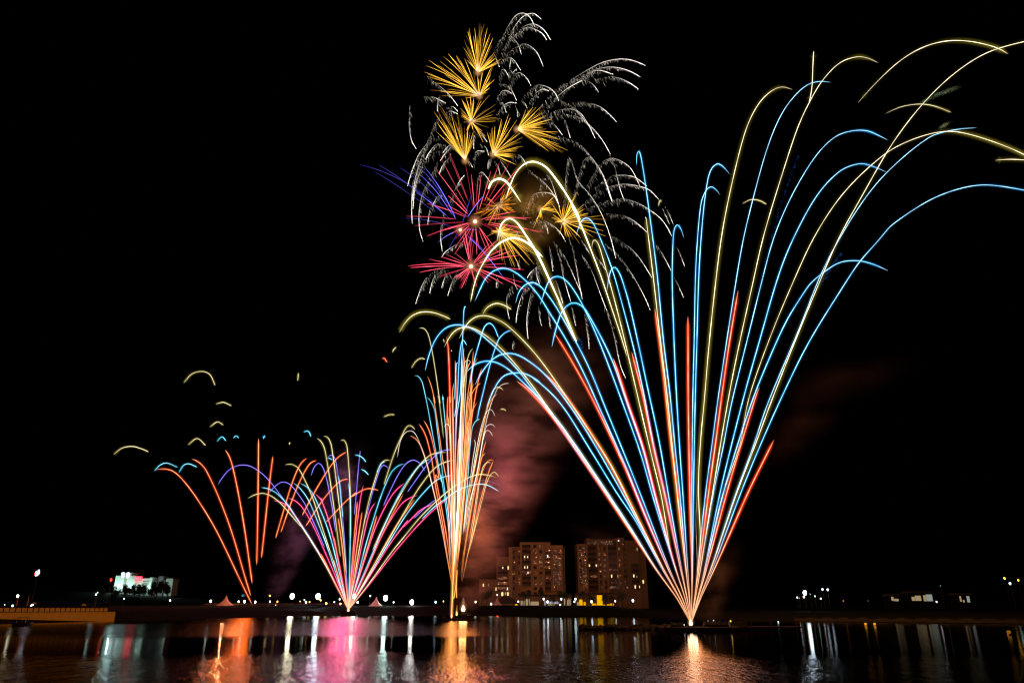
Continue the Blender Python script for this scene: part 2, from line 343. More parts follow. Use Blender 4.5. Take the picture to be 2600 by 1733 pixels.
# ---- 1: tall fan of comets from the near barge
RB = "h 822 965 "
FAN_R = [
 ('Y', RB+"h 900 420 h 935 0 g 1050 760 f 1015 1400 f 1060 550 e 645 1567 e 700 900 e 795 0 c 400 900 c 500 400 c 595 0 a 680 1250 a 800 1000 a 950 830 a 1100 755 a 1230 788"),
 ('B', RB+"h 900 420 h 938 0 g 1125 0 f 1220 760 f 1320 0 e 1040 0 c 650 1000 c 760 550 c 910 0 a 1050 1180 a 1200 930 a 1400 740 a 1560 690 a 1690 702"),
 ('Y', RB+"h 910 420 h 990 0 g 1140 560 f 1290 1100 e 920 1567 e 1050 900 e 1250 0 c 870 1050 c 1000 600 c 1190 0 a 1310 1200 a 1430 950 a 1580 690 a 1800 470 a 2000 398 a 2130 412 a 2255 468"),
 ('B', RB+"h 910 420 h 985 0 g 1240 0 f 1390 780 e 965 1567 e 1160 780 e 1355 0 c 1010 1000 c 1230 490 c 1530 0 a 1750 1350 a 1930 1285 a 2120 1280 a 2290 1350 b 725 1393"),
 ('B', RB+"h 930 500 h 1065 0 g 1340 0 f 1705 0 e 1310 780 e 1535 0 c 1230 1040 c 1530 490 c 1800 210 c 2040 120 c 2200 155 c 2353 220"),
 ('Y', RB+"h 930 500 h 1070 0 g 1385 0 f 1640 760 e 1170 1500 e 1450 700 e 1745 0 c 1500 980 c 1850 460 c 2340 0 b 1000 1390 b 1300 1300 b 1550 1290 b 1900 1380 b 2353 1560 Z 2650 425"),
 ('B', RB+"h 935 500 h 1080 0 g 1390 0 e 1195 1567 e 1400 1050 e 1650 500 e 1850 190 c 1430 1567 c 1600 1420 c 1800 1300 c 2000 1278 c 2170 1310 F 1150 1535"),
 ('B', RB+"h 960 500 h 1165 0 g 1580 0 f 1845 760 e 1390 1567 e 1800 600 e 2035 0 c 1780 1040 c 2080 560 c 2353 230 b 1200 1370 b 1500 1270 b 1785 1245"),
 ('Y', RB+"h 960 500 h 1175 0 g 1590 0 f 1865 760 e 1425 1567 e 1800 620 e 2060 0 c 1790 1000 c 2080 480 c 2350 0 b 900 1260 b 1150 950 b 1500 610 b 1900 350 b 2353 215 Z 2670 92"),
 ('B', RB+"h 975 500 h 1200 0 g 1650 0 f 1940 760 f 2280 0 e 1900 790 e 2353 60 c 2040 1280 c 2353 940 F 1150 1260 F 1400 1090 F 1600 1010 F 1780 983 F 2023 1018 Z 2660 495"),
 ('R', RB+"h 985 500 h 1230 0 g 1755 0 f 1920 1130 f 2145 680"),
 ('R', RB+"h 945 500 h 1095 0 g 1440 0 f 1650 760 f 1885 0 e 1310 1330"),
 ('R', RB+"h 895 420 h 960 0 g 1170 0 f 1270 760 f 1370 0 e 950 800 e 1055 175"),
 ('R', RB+"h 835 420 h 838 0 g 890 0 f 865 0 e 457 800 e 455 485"),
 ('B', RB+"h 838 420 h 845 0 g 920 0 f 935 0 e 530 800 e 545 0 c 100 1000 c 140 600 c 200 440 c 262 385 c 320 430 c 370 492"),
 ('B', RB+"h 840 420 h 850 0 g 945 0 f 972 0 e 562 800 e 585 0 c 150 900 c 200 430 c 260 190 c 345 115 c 410 160 c 487 250"),
 ('B', RB+"h 795 420 h 762 0 g 785 0 f 735 760 f 690 0 e 290 800 e 265 0 k 1805 800 k 1825 400 k 1875 280 k 1930 350 k 1975 492"),
 ('B', RB+"h 790 420 h 735 0 g 742 0 f 670 800 f 595 0 e 165 800 e 90 0 k 1520 560 k 1445 0 d 830 720 d 740 180 d 708 120 d 685 200 d 683 350"),
 ('Y', RB+"h 788 420 h 732 0 g 700 0 f 620 700 f 550 0 e 130 800 e 40 0 k 1480 750 k 1410 180 d 818 1085 d 808 1140"),
 ('R', RB+"h 786 420 h 728 0 g 705 0 f 605 700 f 530 0 l 1925 760 l 1835 130"),
 ('R', RB+"h 740 420 h 640 0 g 510 0 f 345 780 f 185 0 l 1590 1160 l 1490 780"),
 ('B', RB+"h 745 420 h 655 0 g 565 0 f 430 680 f 280 0 l 1620 800 l 1440 0 k 1060 1130 k 985 960 k 932 915 k 880 990 k 850 1120 k 830 1280"),
 ('B', RB+"h 738 420 h 637 0 g 515 10 f 350 780 f 205 0 l 1530 760 l 1330 0 k 900 930 k 750 550 k 640 300 k 570 210 k 510 190 k 440 250 k 365 470"),
 ('Y', "g 600 900 g 460 0 f 400 1250 f 105 0 l 1420 750 l 1235 0 k 860 1120 k 740 700 k 690 560 k 640 500 k 610 545 k 605 640"),
 ('Yb', "l 1420 850 l 1350 600 l 1250 300 l 1150 0 k 720 1000 k 600 700 k 450 310 k 300 0 i 1900 1060 i 1750 750 i 1550 450 i 1400 270 i 1300 205 i 1190 175 i 1060 215 i 930 360 i 850 540 i 790 740"),
 ('R', RB+"h 700 420 h 555 0 g 365 0 f 200 800 l 1440 1567 l 1330 1210 l 1215 875"),
 ('B', RB+"h 698 420 h 548 0 g 320 0 f 180 950 l 1365 1567 l 1050 730 l 880 330 l 720 0 j 1900 820 j 1690 540 j 1560 475 j 1440 530 j 1300 905"),
 ('B', RB+"h 698 420 h 550 0 g 358 0 f 190 800 l 1430 1567 l 1220 950 l 1000 490 l 860 250 l 790 135 l 700 65 l 630 45 l 540 80 l 440 200 l 345 500 l 300 710"),
 ('B', RB+"h 645 420 h 440 0 g 145 0 f 0 1105 l 1080 1567 l 850 1000 l 600 520 l 300 0 j 1500 870 j 1300 620 j 1160 565 j 1000 680 j 935 875"),
 ('B', RB+"h 640 420 h 425 0 g 85 0 f 0 1230 l 990 1567 l 800 1140 l 500 570 l 140 0 j 1350 850 j 1120 570 j 900 400 j 750 355 j 600 400 j 480 520 j 325 850"),
 ('R', RB+"h 638 420 h 420 0 g 80 0 f 0 1260 l 950 1567 l 600 920 l 340 500"),
 ('Yb', "j 1345 195 j 1150 5 i 1150 1410 i 1000 1330 i 880 1310 i 750 1360 j 660 10 j 530 150 j 350 480 j 262 860"),
 ('Yb', "l 650 620 l 560 400 l 390 0 j 1850 1470 j 1640 970 j 1440 530 i 1270 1560 i 1200 1450 i 1080 1260 i 950 1080 i 845 1020 i 750 1070 i 690 1200 i 660 1360"),
 ('Y', RB+"h 590 420 h 340 0 g 0 150 E 560 620 l 600 1567 l 470 1380 l 250 1060 l 0 735 m 2000 680 m 1700 390 m 1480 270 m 1330 238 m 1200 270 m 1080 380 m 975 580"),
 ('R', RB+"h 588 420 h 338 0 g 0 160 E 560 625 l 605 1567 l 400 1310 l 210 1110"),
 ('Y', RB+"h 530 420 h 207 0 g 0 530 E 300 430 l 210 1567 l 0 1260 m 1950 1130 m 1700 830 m 1450 590 m 1200 435 m 1070 410 m 950 440 m 850 530 m 750 710"),
 ('B', RB+"h 532 420 h 210 0 g 0 510 E 305 432 l 200 1567 l 0 1330 m 1900 1100 m 1600 790 m 1300 520 m 1100 405 m 940 375 m 780 420 m 650 550 m 540 770 m 465 1065"),
 ('B', RB+"h 585 420 h 328 0 g 0 215 E 430 443 l 560 1567 l 380 1330 l 200 1110 l 0 940 m 2050 940 m 1860 830 m 1710 800 m 1570 830 m 1450 910 m 1300 1100 m 1210 1270"),
 ('B', RB+"h 528 420 h 204 0 g 0 540 E 295 440 l 190 1567 l 0 1350 m 2000 1310 m 1780 1090 m 1550 945 m 1400 915 m 1300 930 m 1200 970 m 1070 1090"),
 ('B', RB+"h 575 420 h 315 0 g 0 270 E 650 870 E 420 500 l 450 1567 l 150 1260 l 0 1160 m 2200 1250 m 2000 1120 m 1850 1090 m 1650 1130 m 1530 1270 m 1420 1500 n 1760 250"),
 ('R', RB+"h 527 420 h 200 0 g 0 560 E 300 445 l 160 1567 l 0 1400 m 2000 1340 m 1830 1215"),
 ('Y', "a 1430 950 a 1458 830 a 1472 700 a 1475 560 a 1487 330"),
 ('D', "h 850 900 h 900 420 h 960 0 g 1180 380 f 1250 1300 f 1340 700"), ('D', "h 850 900 h 895 420 h 950 0 g 975 300 f 1000 1567 f 1050 700 f 1090 300"),
]
NEAR_Y = 150.0
YBW = {5: (.4,.45,.5,.6,.8,1,1,1), 24: (.22,.25,.3,.4,.55,.75,.95,1,.9,.6,.35), 31: (1,1,1,.85,.6,.42,.32,.25), 32: (.25,.28,.32,.4,.55,.75,.95,1,.9,.5)}
fan = empty('firework_fan', on_water(1754, 1600)); tag(fan, 'tallest firework fan, blue, yellow and red comets rising from the barge nearest the camera', 'firework', 'fans of firework comets')
for i, (k, s) in enumerate(FAN_R):
    p = trace(s); 
    child(fan, trail('comet_trail', s, k, NEAR_Y, random.uniform(-.14, .14), None, peach=(1290, 1500), base_w=.9, ws=YBW.get(i) or ((.70,.74,.85,1,1,1) if k == 'B' else None)))

def ember_strand(spec, n, c, w, Y, parent):
    p, Lt = smooth_path(trace(spec), 2.0); V = []; Fc = []; Cl = []
    for _ in range(n):
        i = random.randrange(len(p)-1); q = p[i] + np.array((random.gauss(0,w), random.gauss(0,w*.6))); a3 = at(q[0], q[1], Y); b3 = at(q[0]+random.uniform(2,5), q[1]+random.uniform(-2,1), Y+random.uniform(-.3,.3))
        r = random.uniform(.3,.7)*axis_depth(a3)/F; cc = np.array(c)*random.uniform(.15,.8)
        vv, ff, c2 = tube_mesh([a3, b3], [r, r*.4], [cc, cc*.5], 4); m = len(V); V += vv; Cl += c2; Fc += [tuple(x+m for x in f) for f in ff]
    return child(parent, mesh_obj('ember_strand', V, Fc, CORE, None, cols=Cl))
ember_strand("c 1300 20 c 1190 320 c 1080 640 c 1010 900 c 930 1200 c 860 1500", 120, (.006,.07,.28), 1.4, NEAR_Y, fan)
ember_strand("c 1830 1180 c 1730 1290 c 1650 1430 c 1570 1567", 70, (.006,.11,.40), 2.0, NEAR_Y, fan)
ember_strand("l 660 550 l 730 650 l 745 780 l 720 850", 60, (.01,.10,.40), 2.0, NEAR_Y, fan)

# ---- 2: narrow white-hot column from the middle barge
FAN_M = [
 ('W',"n 200 1110 n 240 850 n 320 690 n 420 632 n 500 670 n 600 880 n 700 1150 n 800 1567 o 740 650 o 850 1150 o 925 1567 p 590 300 p 690 850 p 700 1050"),
 ('O',"n 415 725 n 450 700 n 510 730 n 570 820 n 705 1150 n 805 1567 o 745 650 o 930 1567 p 595 300 p 690 800"),
 ('Rl',"n 575 520 n 640 570 n 760 930 n 850 1400 o 680 100 o 850 950 o 940 1567 p 610 330 p 695 800"),
 ('Rl',"n 660 460 n 700 480 n 770 660 n 850 970 n 930 1500 o 710 0 o 880 900 o 990 1567 p 640 330 p 700 800"),
 ('C',"m 305 1135 m 345 1080 m 400 1150 m 500 1567 n 780 500 n 870 980 n 980 1567 o 830 0 o 980 1000 o 1035 1567 p 660 330 p 700 700"),
 ('C',"n 720 50 n 745 35 n 800 110 n 860 300 n 900 620 n 980 1250 o 870 100 o 1000 900 o 1040 1400"),
 ('O',"m 500 1140 m 550 1240 m 620 1567 n 825 0 n 900 480 n 960 880 n 1010 1300 o 940 0 o 1040 800 o 1085 1567 p 690 400 p 705 850"),
 ('Yl',"m 375 430 m 425 365 m 480 430 m 560 700 m 640 1200 m 690 1567 n 920 0 n 970 400 n 1010 780"),
 ('C',"m 725 1415 m 750 1567 n 990 10 n 1040 500 n 1080 1100 n 1110 1567 o 1000 0 o 1040 900 o 1070 1500"),
 ('R',"m 790 555 m 815 750 m 830 1200 m 840 1567 n 1115 0 n 1130 600 n 1150 1567 o 1065 0 o 1090 1567 p 700 400 p 705 900"),
 ('W',"n 1020 580 n 1040 480 n 1075 445 n 1105 470 n 1140 1000 n 1150 1400 o 1100 600 o 1110 1567"),
 ('C',"m 955 950 m 940 910 m 925 1050 m 905 1495"),
 ('B',"m 1075 120 m 1067 50 m 1055 32 m 1045 100 m 1030 500 m 1010 900 m 990 1500 n 1250 200 n 1215 1000"),
 ('B',"m 1085 685 m 1060 625 m 1035 598 m 1000 680 m 970 950 m 940 1567 n 1200 400"),
 ('W',"m 1155 945 m 1130 870 m 1100 835 m 1060 900 m 1030 1150 m 1000 1567 n 1310 400 n 1260 1200 o 1190 300 o 1160 1567 p 720 500 p 700 900"),
 ('Yl',"m 1180 725 m 1160 700 m 1120 780 m 1060 1100 m 1010 1567 n 1290 700 n 1250 1500 o 1200 600 o 1150 1567"),
 ('G',"m 1150 915 m 1100 960 m 1050 1250 m 1020 1567 n 1300 800 n 1280 1567 o 1200 900"),
 ('O',"m 1250 870 m 1210 900 m 1170 1000 m 1120 1300 m 1080 1567 n 1390 700 n 1330 1567 o 1230 600 o 1190 1500 p 735 500 p 715 950"),
 ('Rl',"m 1310 1020 m 1270 1150 m 1220 1400 m 1190 1567 n 1480 600 n 1400 1567 o 1340 300 o 1240 1300 p 780 400 p 725 900"),
 ('B',"m 1560 570 m 1500 420 m 1425 350 m 1350 410 m 1280 620 m 1200 900 m 1135 1260"),
 ('B',"m 1760 455 m 1700 445 m 1620 500 m 1550 620 m 1450 900 m 1340 1350 m 1285 1567 n 1590 490"),
 ('O',"m 1295 1240 m 1230 1260 m 1170 1380 m 1110 1567 n 1400 800 n 1330 1567"),
 ('O',"m 1195 1250 m 1150 1310 m 1090 1567 n 1400 500 n 1340 1567 o 1240 700"),
 ('O',"m 1245 1525 m 1190 1567 n 1540 190 n 1460 430 n 1400 700 n 1330 1567 o 1270 500 o 1200 1400"),
 ('Yl',"m 1640 1360 m 1610 1290 m 1565 1250 m 1500 1310 m 1400 1567 n 1760 250 n 1640 800 n 1560 1250 n 1490 1567 o 1390 600 o 1300 1300"),
 ('W',"m 1725 1250 m 1660 1215 m 1590 1250 m 1500 1420 m 1440 1567 n 1790 330 n 1690 800 n 1600 1400 o 1480 500 o 1380 1300"),
 ('O',"m 1550 1400 m 1500 1405 m 1450 1470 m 1410 1567 n 1760 350 n 1650 800 n 1560 1300 o 1420 600 o 1320 1300"),
 ('W',"n 1920 400 n 1870 290 n 1820 265 n 1760 320 n 1690 500 n 1600 900 n 1500 1500"),
 ('W',"n 1925 590 n 1890 490 n 1850 460 n 1800 490 n 1750 590 n 1690 850 n 1600 1400 o 1500 400 o 1400 1100"),
 ('W',"n 1875 750 n 1840 610 n 1800 565 n 1750 640 n 1680 900 n 1560 1567 o 1440 600 o 1350 1300"),
 ('C',"n 1660 440 n 1610 385 n 1560 430 n 1520 560 n 1480 800 n 1430 1567 o 1370 600 o 1310 1300"),
 ('O',"n 1760 800 n 1700 1000 n 1620 1400 n 1590 1567 o 1490 700 o 1400 1300 p 930 200 p 870 750"),
 ('O',"n 1750 1030 n 1720 1000 n 1680 1040 n 1630 1250 n 1570 1567 o 1480 700 o 1390 1300 p 910 200 p 875 600"),
 ('W',"n 1545 790 n 1575 810 n 1530 1100 n 1470 1567 o 1400 500 o 1330 1200"),
 ('Yl',"n 1850 1210 n 1790 1125 n 1740 1160 n 1680 1350 n 1630 1567 o 1600 600 o 1500 1250 o 1450 1560 p 985 250 p 890 760"),
 ('O',"n 1890 1160 n 1800 1350 n 1740 1567 o 1700 450 o 1550 1150 o 1455 1560 p 1000 200 p 940 550"),
 ('Yl',"n 1985 1455 n 1940 1380 n 1895 1360 n 1830 1420 n 1760 1567 o 1780 300 o 1640 850 o 1460 1560 p 1020 150"),
 ('O',"n 1890 1160 n 1850 1135 n 1800 1150 n 1720 1290 n 1620 1567 o 1560 700 o 1440 1400"),
 ('O',"m 895 1240 m 875 1290 m 870 1567 n 1170 600 n 1190 1500 o 1115 900 o 1110 1567 p 705 500 p 705 900"),
 ('W',"m 885 1430 m 880 1567 n 1180 500 n 1200 1500 o 1125 1000 o 1120 1567 p 715 600"),
 ('G',"n 1075 345 n 1100 450 n 1130 900 n 1160 1500 o 1100 900 o 1110 1567 p 710 600"),
]
MID_Y = 285.0
fanm = empty('firework_fan', on_water(1147, 1572)); tag(fanm, 'narrow white and orange firework column packed with comets above the middle barge', 'firework', 'fans of firework comets')
for i, (k, s) in enumerate(FAN_M):
    child(fanm, trail('comet_trail', s, k, MID_Y, random.uniform(-.10, .10), None, peach=(1330, 1440), fade=(.03,.10), hotc=(1.5,.46,.09), rs=.76, base_w=.8))
for i in range(15):                                  # close-packed middle of the column
    xt = random.gauss(1183, 26); yt = random.uniform(900, 1210) - max(0, 40 - abs(xt-1180))*2.0; xb = 1147 + (xt-1150)*.30
    x1 = 1147 + (xt-1147)*.72
    yb = random.uniform(1440, 1510)
    pth = np.array([(xt + random.uniform(-3,5), yt), (xt - (xt-x1)*.12, yt + .16*(1480-yt)), (x1, 1240 + (yt-1100)*.3), (xb, yb-20), (xb*.6+1147*.4, yb)])
    child(fanm, trail('comet_trail', '', random.choice(['W','O','O','W','G','Yl','Rl']), MID_Y, random.uniform(-.08, .08), None, peach=(1350, 1440), path=pth, fade=(.02,.12), hotc=(1.5,.46,.09), rs=.8, base_w=.7))
child(fanm, trail('comet_trail', "p 740 0 p 722 400 p 700 870 p 688 1200 p 678 1465", 'G', MID_Y, 0, None, rs=1.7, fade=(.15,.02)))
child(fanm, trail('comet_trail', "o 1170 800 o 1140 1567 p 715 450 p 700 870 p 686 1200 p 678 1465", 'W', MID_Y, 0, None, rs=1.7, fade=(.1,.1)))
child(fanm, trail('comet_trail', "n 1320 500 n 1290 1200 o 1215 200 o 1180 900 o 1140 1567 p 712 600", 'W', MID_Y, 0.01, None, rs=2.4, fade=(.1,.15)))
child(fanm, trail('comet_trail', "p 790 500 p 770 800 p 720 1100", 'G', MID_Y, 0, None)); child(fanm, trail('comet_trail', "p 770 700 p 780 1080", 'O', MID_Y, 0, None))

# ---- 3: many-coloured fan beyond it
LB = " u 2250 965"
FAN_L = [
 ('Yl',"q 1460 1085 q 1540 1020 q 1640 998 q 1800 1040 q 2000 1200 q 2300 1567 t 300 640 t 600 1100 t 845 1540"+LB),
 ('M',"r 575 1490 r 660 1468 r 800 1540 q 2060 1200 t 0 240 t 110 340 t 400 770 t 640 1150 t 855 1540"+LB),
 ('V',"q 1015 880 q 1100 740 q 1240 620 q 1390 583 q 1540 620 q 1780 810 q 2060 1190 t 300 610"),
 ('C',"q 1665 920 q 1760 935 q 1900 1010 q 2080 1200 t 200 480 t 400 770 t 640 1160"),
 ('V',"q 1780 1000 q 1880 870 q 1990 835 q 2100 880 q 2349 1200 t 400 300 t 600 750 t 720 1030"),
 ('C',"q 2140 850 q 2220 880 r 1080 1180 r 1340 1567 t 500 340 t 700 830 t 950 1567"+LB),
 ('C',"r 1110 1145 r 1200 1145 r 1300 1240 r 1480 1567 t 620 300 t 800 760 t 1000 1567"+LB),
 ('Yl',"r 815 780 r 860 725 r 920 710 r 1040 790 r 1220 1100 r 1420 1567 t 600 440 t 800 1050 t 920 1400"),
 ('M',"r 870 1435 r 920 1425 t 170 160 t 280 260 t 500 600 t 760 1190 t 925 1567"+LB),
 ('M',"r 1410 1350 r 1500 1410 r 1590 1567 t 640 140 t 740 380 t 860 800 t 1020 1567"+LB),
 ('V',"r 1330 1000 r 1390 830 r 1475 745 r 1550 800 r 1640 1050 r 1740 1567 t 860 380 t 915 765"),
 ('Yl',"r 1445 250 r 1490 210 r 1560 310 r 1640 650 r 1780 1567 t 900 450 t 950 850 t 1000 1200"),
 ('Yl',"r 1580 210 r 1635 135 r 1690 210 r 1770 600 r 1890 1567 t 1000 460 t 1060 1000 t 1100 1500"),
 ('Yl',"r 1915 300 r 1970 195 r 2020 260 r 2070 640 r 2115 1300 t 1165 0 t 1176 400 t 1170 900"),
 ('V',"r 1660 630 r 1690 550 r 1730 500 r 1790 570 r 1860 930 r 1920 1300 t 990 0 t 1030 450 t 1075 1000 t 1105 1540"+LB),
 ('C',"r 1860 990 r 1890 1060 r 1930 1400 t 1000 100 t 1040 500"),
 ('C',"r 2070 1130 r 2100 1180 r 2110 1567 t 1175 500 t 1155 1567"+LB),
 ('V',"s 430 650 s 400 900 s 345 1567 t 1240 460"),
 ('M',"s 490 1340 s 435 1567 t 1280 700 t 1195 1567"+LB),
 ('Ol',"t 1295 210 t 1240 850 t 1180 1567"+LB),('Ol',"t 1378 395 t 1290 1000 t 1215 1567"+LB),('Ol',"t 958 510 t 1020 950 t 1085 1567"+LB),
 ('Ol',"t 885 840 t 950 1200 t 1020 1567"+LB),('Ol',"t 650 1130 t 750 1320 t 860 1560"+LB),('Ol',"t 875 1240 t 970 1567"+LB),
 ('Yl',"s 1035 850 s 1000 790 s 950 770 s 880 830 s 780 1050 s 620 1567 t 1440 460 t 1300 1200 t 1240 1567"+LB),
 ('C',"s 925 880 s 870 890 s 825 950 s 760 1090"),
 ('V',"s 990 1010 s 950 945 s 910 932 s 850 970 s 780 1130 s 650 1567 t 1450 510"),
 ('M',"t 1615 235 t 1570 240 t 1500 420 t 1400 850 t 1255 1567"+LB),
 ('C',"s 1310 910 s 1240 895 s 1160 930 s 1060 1060 s 940 1300 s 830 1567 t 1600 460 t 1420 1050 t 1300 1567"+LB),
 ('Ol',"t 1640 460 t 1520 880 t 1310 1567"+LB),
 ('V',"s 1720 1060 s 1620 910 s 1500 840 s 1380 880 s 1250 1020 s 1100 1290 s 970 1567 t 1750 305"),
 ('M',"s 1310 1297 s 1230 1330 s 1130 1440 s 1040 1567 t 1800 270 t 1600 700 t 1320 1567"+LB),
 ('Yl',"s 1520 240 s 1480 175 s 1420 148 s 1350 185 s 1250 370 s 1100 720 s 1000 1020 s 900 1340"),
 ('C',"s 1840 805 s 1740 830 s 1600 950 s 1350 1270 s 1180 1567 t 1900 350 t 1700 800 t 1375 1567"+LB),
 ('Yl',"s 2140 690 s 2050 665 s 1980 665 s 1850 720 s 1700 840 s 1500 1080 s 1220 1540 t 1800 560 t 1560 1080"),
 ('Ol',"t 2095 95 t 1900 460 t 1640 990 t 1395 1567"+LB),
 ('V',"s 2240 630 s 2150 635 s 2000 690 s 1880 790 s 1720 980 s 1370 1475"),
 ('M',"t 2349 115 t 2250 120 t 2100 230 t 1900 500 t 1650 960 t 1395 1567"+LB),
 ('Yl',"s 2280 840 s 2200 840 s 2060 890 s 1900 1010 s 1700 1240 s 1480 1567 t 2100 450 t 1800 960 t 1455 1567"+LB),
 ('Ol',"t 2305 175 t 2000 600 t 1800 950 t 1460 1567"+LB),
 ('C',"s 2260 1140 s 2160 1140 s 2000 1200 s 1850 1320 s 1620 1560 t 2150 450 t 1900 850 t 1475 1567"+LB),
 ('M',"o 680 655 o 560 680 o 400 780 o 200 980 o 0 1180 t 2200 530 t 1900 910 t 1490 1567"+LB),
 ('V',"o 720 570 o 550 690 o 258 965"),
 ('Yl',"n 1935 1460 n 1820 1410 n 1720 1400 n 1600 1410 n 1430 1470 n 1300 1550 o 1000 360 o 750 590 o 400 920 o 150 1230 o 0 1440 t 2000 960 t 1570 1567"+LB),
 ('C',"o 2080 400 o 1940 310 o 1800 250 o 1640 235 o 1450 265 o 1200 360 o 900 570 o 700 710 o 430 980"),
 ('M',"o 1150 390 o 850 640 o 500 940 o 200 1270 o 0 1500 t 2000 1040 t 1800 1290 t 1590 1567"+LB),
 ('VF',"o 2250 450 o 2100 270 o 1920 190 o 1750 155 o 1600 165 o 1450 210"),
]
FAR_Y = 462.0
fanl = empty('firework_fan', (at(884, 1549, FAR_Y).x, FAR_Y, 0)); tag(fanl, 'rounded firework fan of magenta, cyan, violet and yellow comets', 'firework', 'fans of firework comets')
for k, s in FAN_L: child(fanl, trail('comet_trail', s, k, FAR_Y, random.uniform(-.2, .2), None, peach=(1480, 1540), fade=(.05,.03)))

# ---- 4: sparse red fan
FAN_RED = [
 ('Rl',"q 95 655 q 140 630 q 200 622 q 300 650 q 420 730 q 600 930 q 800 1230 q 1000 1567 u 480 520 u 650 865"),
 ('Rl',"q 630 495 q 680 485 q 740 525 q 850 680 q 1000 990 q 1220 1567 u 530 400 u 632 730"),
 ('Rl',"q 1125 357 q 1160 370 q 1210 500 q 1300 890 q 1420 1567 u 655 525"),
 ('Rl',"q 1623 185 q 1617 900 q 1607 1567 u 730 220"), ('Rl',"q 1838 450 q 1780 900 q 1710 1567 u 808 105"),
 ('Ol',"r 1245 645 r 1180 690 r 1080 830 r 950 1150 r 820 1567 C 1175 1270"), ('Ol',"r 1445 693 r 1370 700 r 1250 830 r 1100 1120 r 920 1567 C 1210 1230"),
 ('Ol',"r 2040 520 r 1900 600 r 1750 760 r 1500 1150 r 1265 1567 t 325 470"), ('Ol',"r 2075 1055 r 1980 1070 r 1850 1150 r 1650 1370 r 1500 1567 t 390 655"),
 ('Ol',"s 795 1445 s 690 1412 s 560 1410 s 430 1460 s 260 1567 t 1280 60 t 1100 210 t 745 585"),
]
RED_Y = 500.0
fanr = empty('firework_fan', (at(639, 1533, RED_Y).x, RED_Y, 6.3)); tag(fanr, 'sparse firework fan of plain red and orange comets above the bank', 'firework', 'fans of firework comets')
for k, s in FAN_RED: child(fanr, trail('comet_trail', s, k, RED_Y, random.uniform(-.12, .12), None, fade=(.04,.03)))

# ---- stray burning stars, each on its own
STARS = [
 ('Yl',"C 100 715 C 155 672 C 225 660 C 290 677 C 333 697",480,'yellow star arc lowest and farthest out above the floodlit hotel'),
 ('Yl',"C 565 240 C 620 180 C 690 163 C 740 185 C 775 258",480,'large yellow star arc highest in the group above the red fan'),
 ('Yl',"C 777 380 C 825 367 C 885 392",480,'flat yellow star arc just under the large yellow arc'),
 ('Yl',"C 738 533 C 790 497 C 830 520",480,'small yellow star hook above the two tiny cyan hooks'),
 ('Yl',"C 593 652 C 655 607 C 712 655",480,'round yellow star arc above the second red comet'),
 ('Yl',"C 1327 170 C 1322 228",470,'short upright yellow star dash alone in the dark sky'),
 ('Yl',"C 1269 630 C 1267 650",470,'tiny yellow star point between the red and many-coloured fans'),
 ('C',"C 370 825 C 400 790 C 450 770 C 528 800",490,'cyan star arc touching the end of the outermost red comet'),
 ('C',"C 533 835 C 565 785 C 600 775 C 655 798",490,'cyan star arc below the tip of the second red comet'),
 ('C',"C 785 628 C 820 597 C 847 625",490,'small cyan star hook, wider of the pair above the red fan'),
 ('C',"C 893 608 C 915 590 C 932 607",490,'small cyan star hook, narrower of the pair above the red fan'),
 ('B',"C 1095 612 C 1098 595 C 1102 590 C 1105 600",490,'bright blue star blob beside the tip of the upright red comet'),
 ('C',"C 1360 567 C 1385 557 C 1400 570 C 1410 597",470,'cyan star hook above the yellow comets of the many-coloured fan'),
 ('Yl',"C 1890 465 C 1930 450 C 1967 450",330,'short flat yellow star dash beside the white and orange column'),
 ('Yl',"C 1950 40 C 1958 20 C 1978 0",330,'short slanting yellow star dash left of the white and orange column'),
 ('Yl',"m 260 1025 m 320 930 m 400 875 m 470 890",300,'small yellow star arc above the leftmost blue comet of the column'),
 ('Rl',"C 1880 78 C 1898 76 C 1905 88 C 1918 104",330,'tiny red zigzag of a star in the dark sky'),
 ('Y',"m 80 495 m 150 370 m 250 260 m 370 198 m 500 183 m 650 210 m 848 295",290,'broad yellow star arc above the leftmost comets of the column'),
 ('Y',"m 1325 220 m 1360 155 m 1420 100 m 1530 58 m 1640 85 m 1755 150",290,'yellow star arc between the red burst and the blue column tip'),
 ('Yl',"m 735 580 m 755 645",290,'short yellow star dash beside the upright red comet of the column'),
 ('W',"m 858 750 m 860 775",290,'round white star point between red and blue comets of the column'),
 ('Yl',"n 1995 275 n 2045 260 n 2080 270 n 2110 300",290,'small tan star arc alone against the reddish smoke'),
 ('Y',"b 370 945 b 600 690 b 900 420 b 1200 260 b 1500 200 b 1800 225 b 2040 295 b 2165 365",170,'longest loose yellow star arc, highest over the tallest fan'),
 ('Yl',"b 700 1075 b 850 1005 b 1000 970 b 1150 962 b 1300 990 b 1485 1062",165,'flat yellow star arc crossing the greenish smoke puff'),
 ('Yl',"c 635 600 c 690 565 c 760 548 c 850 565 c 925 608",160,'small yellow star arc crossing a blue comet of the tallest fan'),
 ('Y',"F 1840 827 F 1930 820 F 2023 825 Z 2640 408",165,'yellow star streak running out of the frame'),
 ('Yl',"d 1010 965 d 1025 880 d 1040 865 d 1048 910",170,'bright yellow star hook between the willow and the tallest fan'),
 ('Yb',"i 1015 785 i 920 640 i 800 480 i 690 432 i 580 480 i 525 590",180,'thick yellow-white star arc over the dark orange burst'),
 ('C',"r 1640 640 r 1700 650 r 1765 685",462,'short cyan star dash between two yellow comets'),
 ('C',"s 315 735 s 420 760 s 490 810 s 545 885",462,'upper cyan star dash beside the upright violet comet'),
 ('C',"s 440 1018 s 520 1060 s 600 1140",462,'lower cyan star dash beside the upright violet comet'),
]
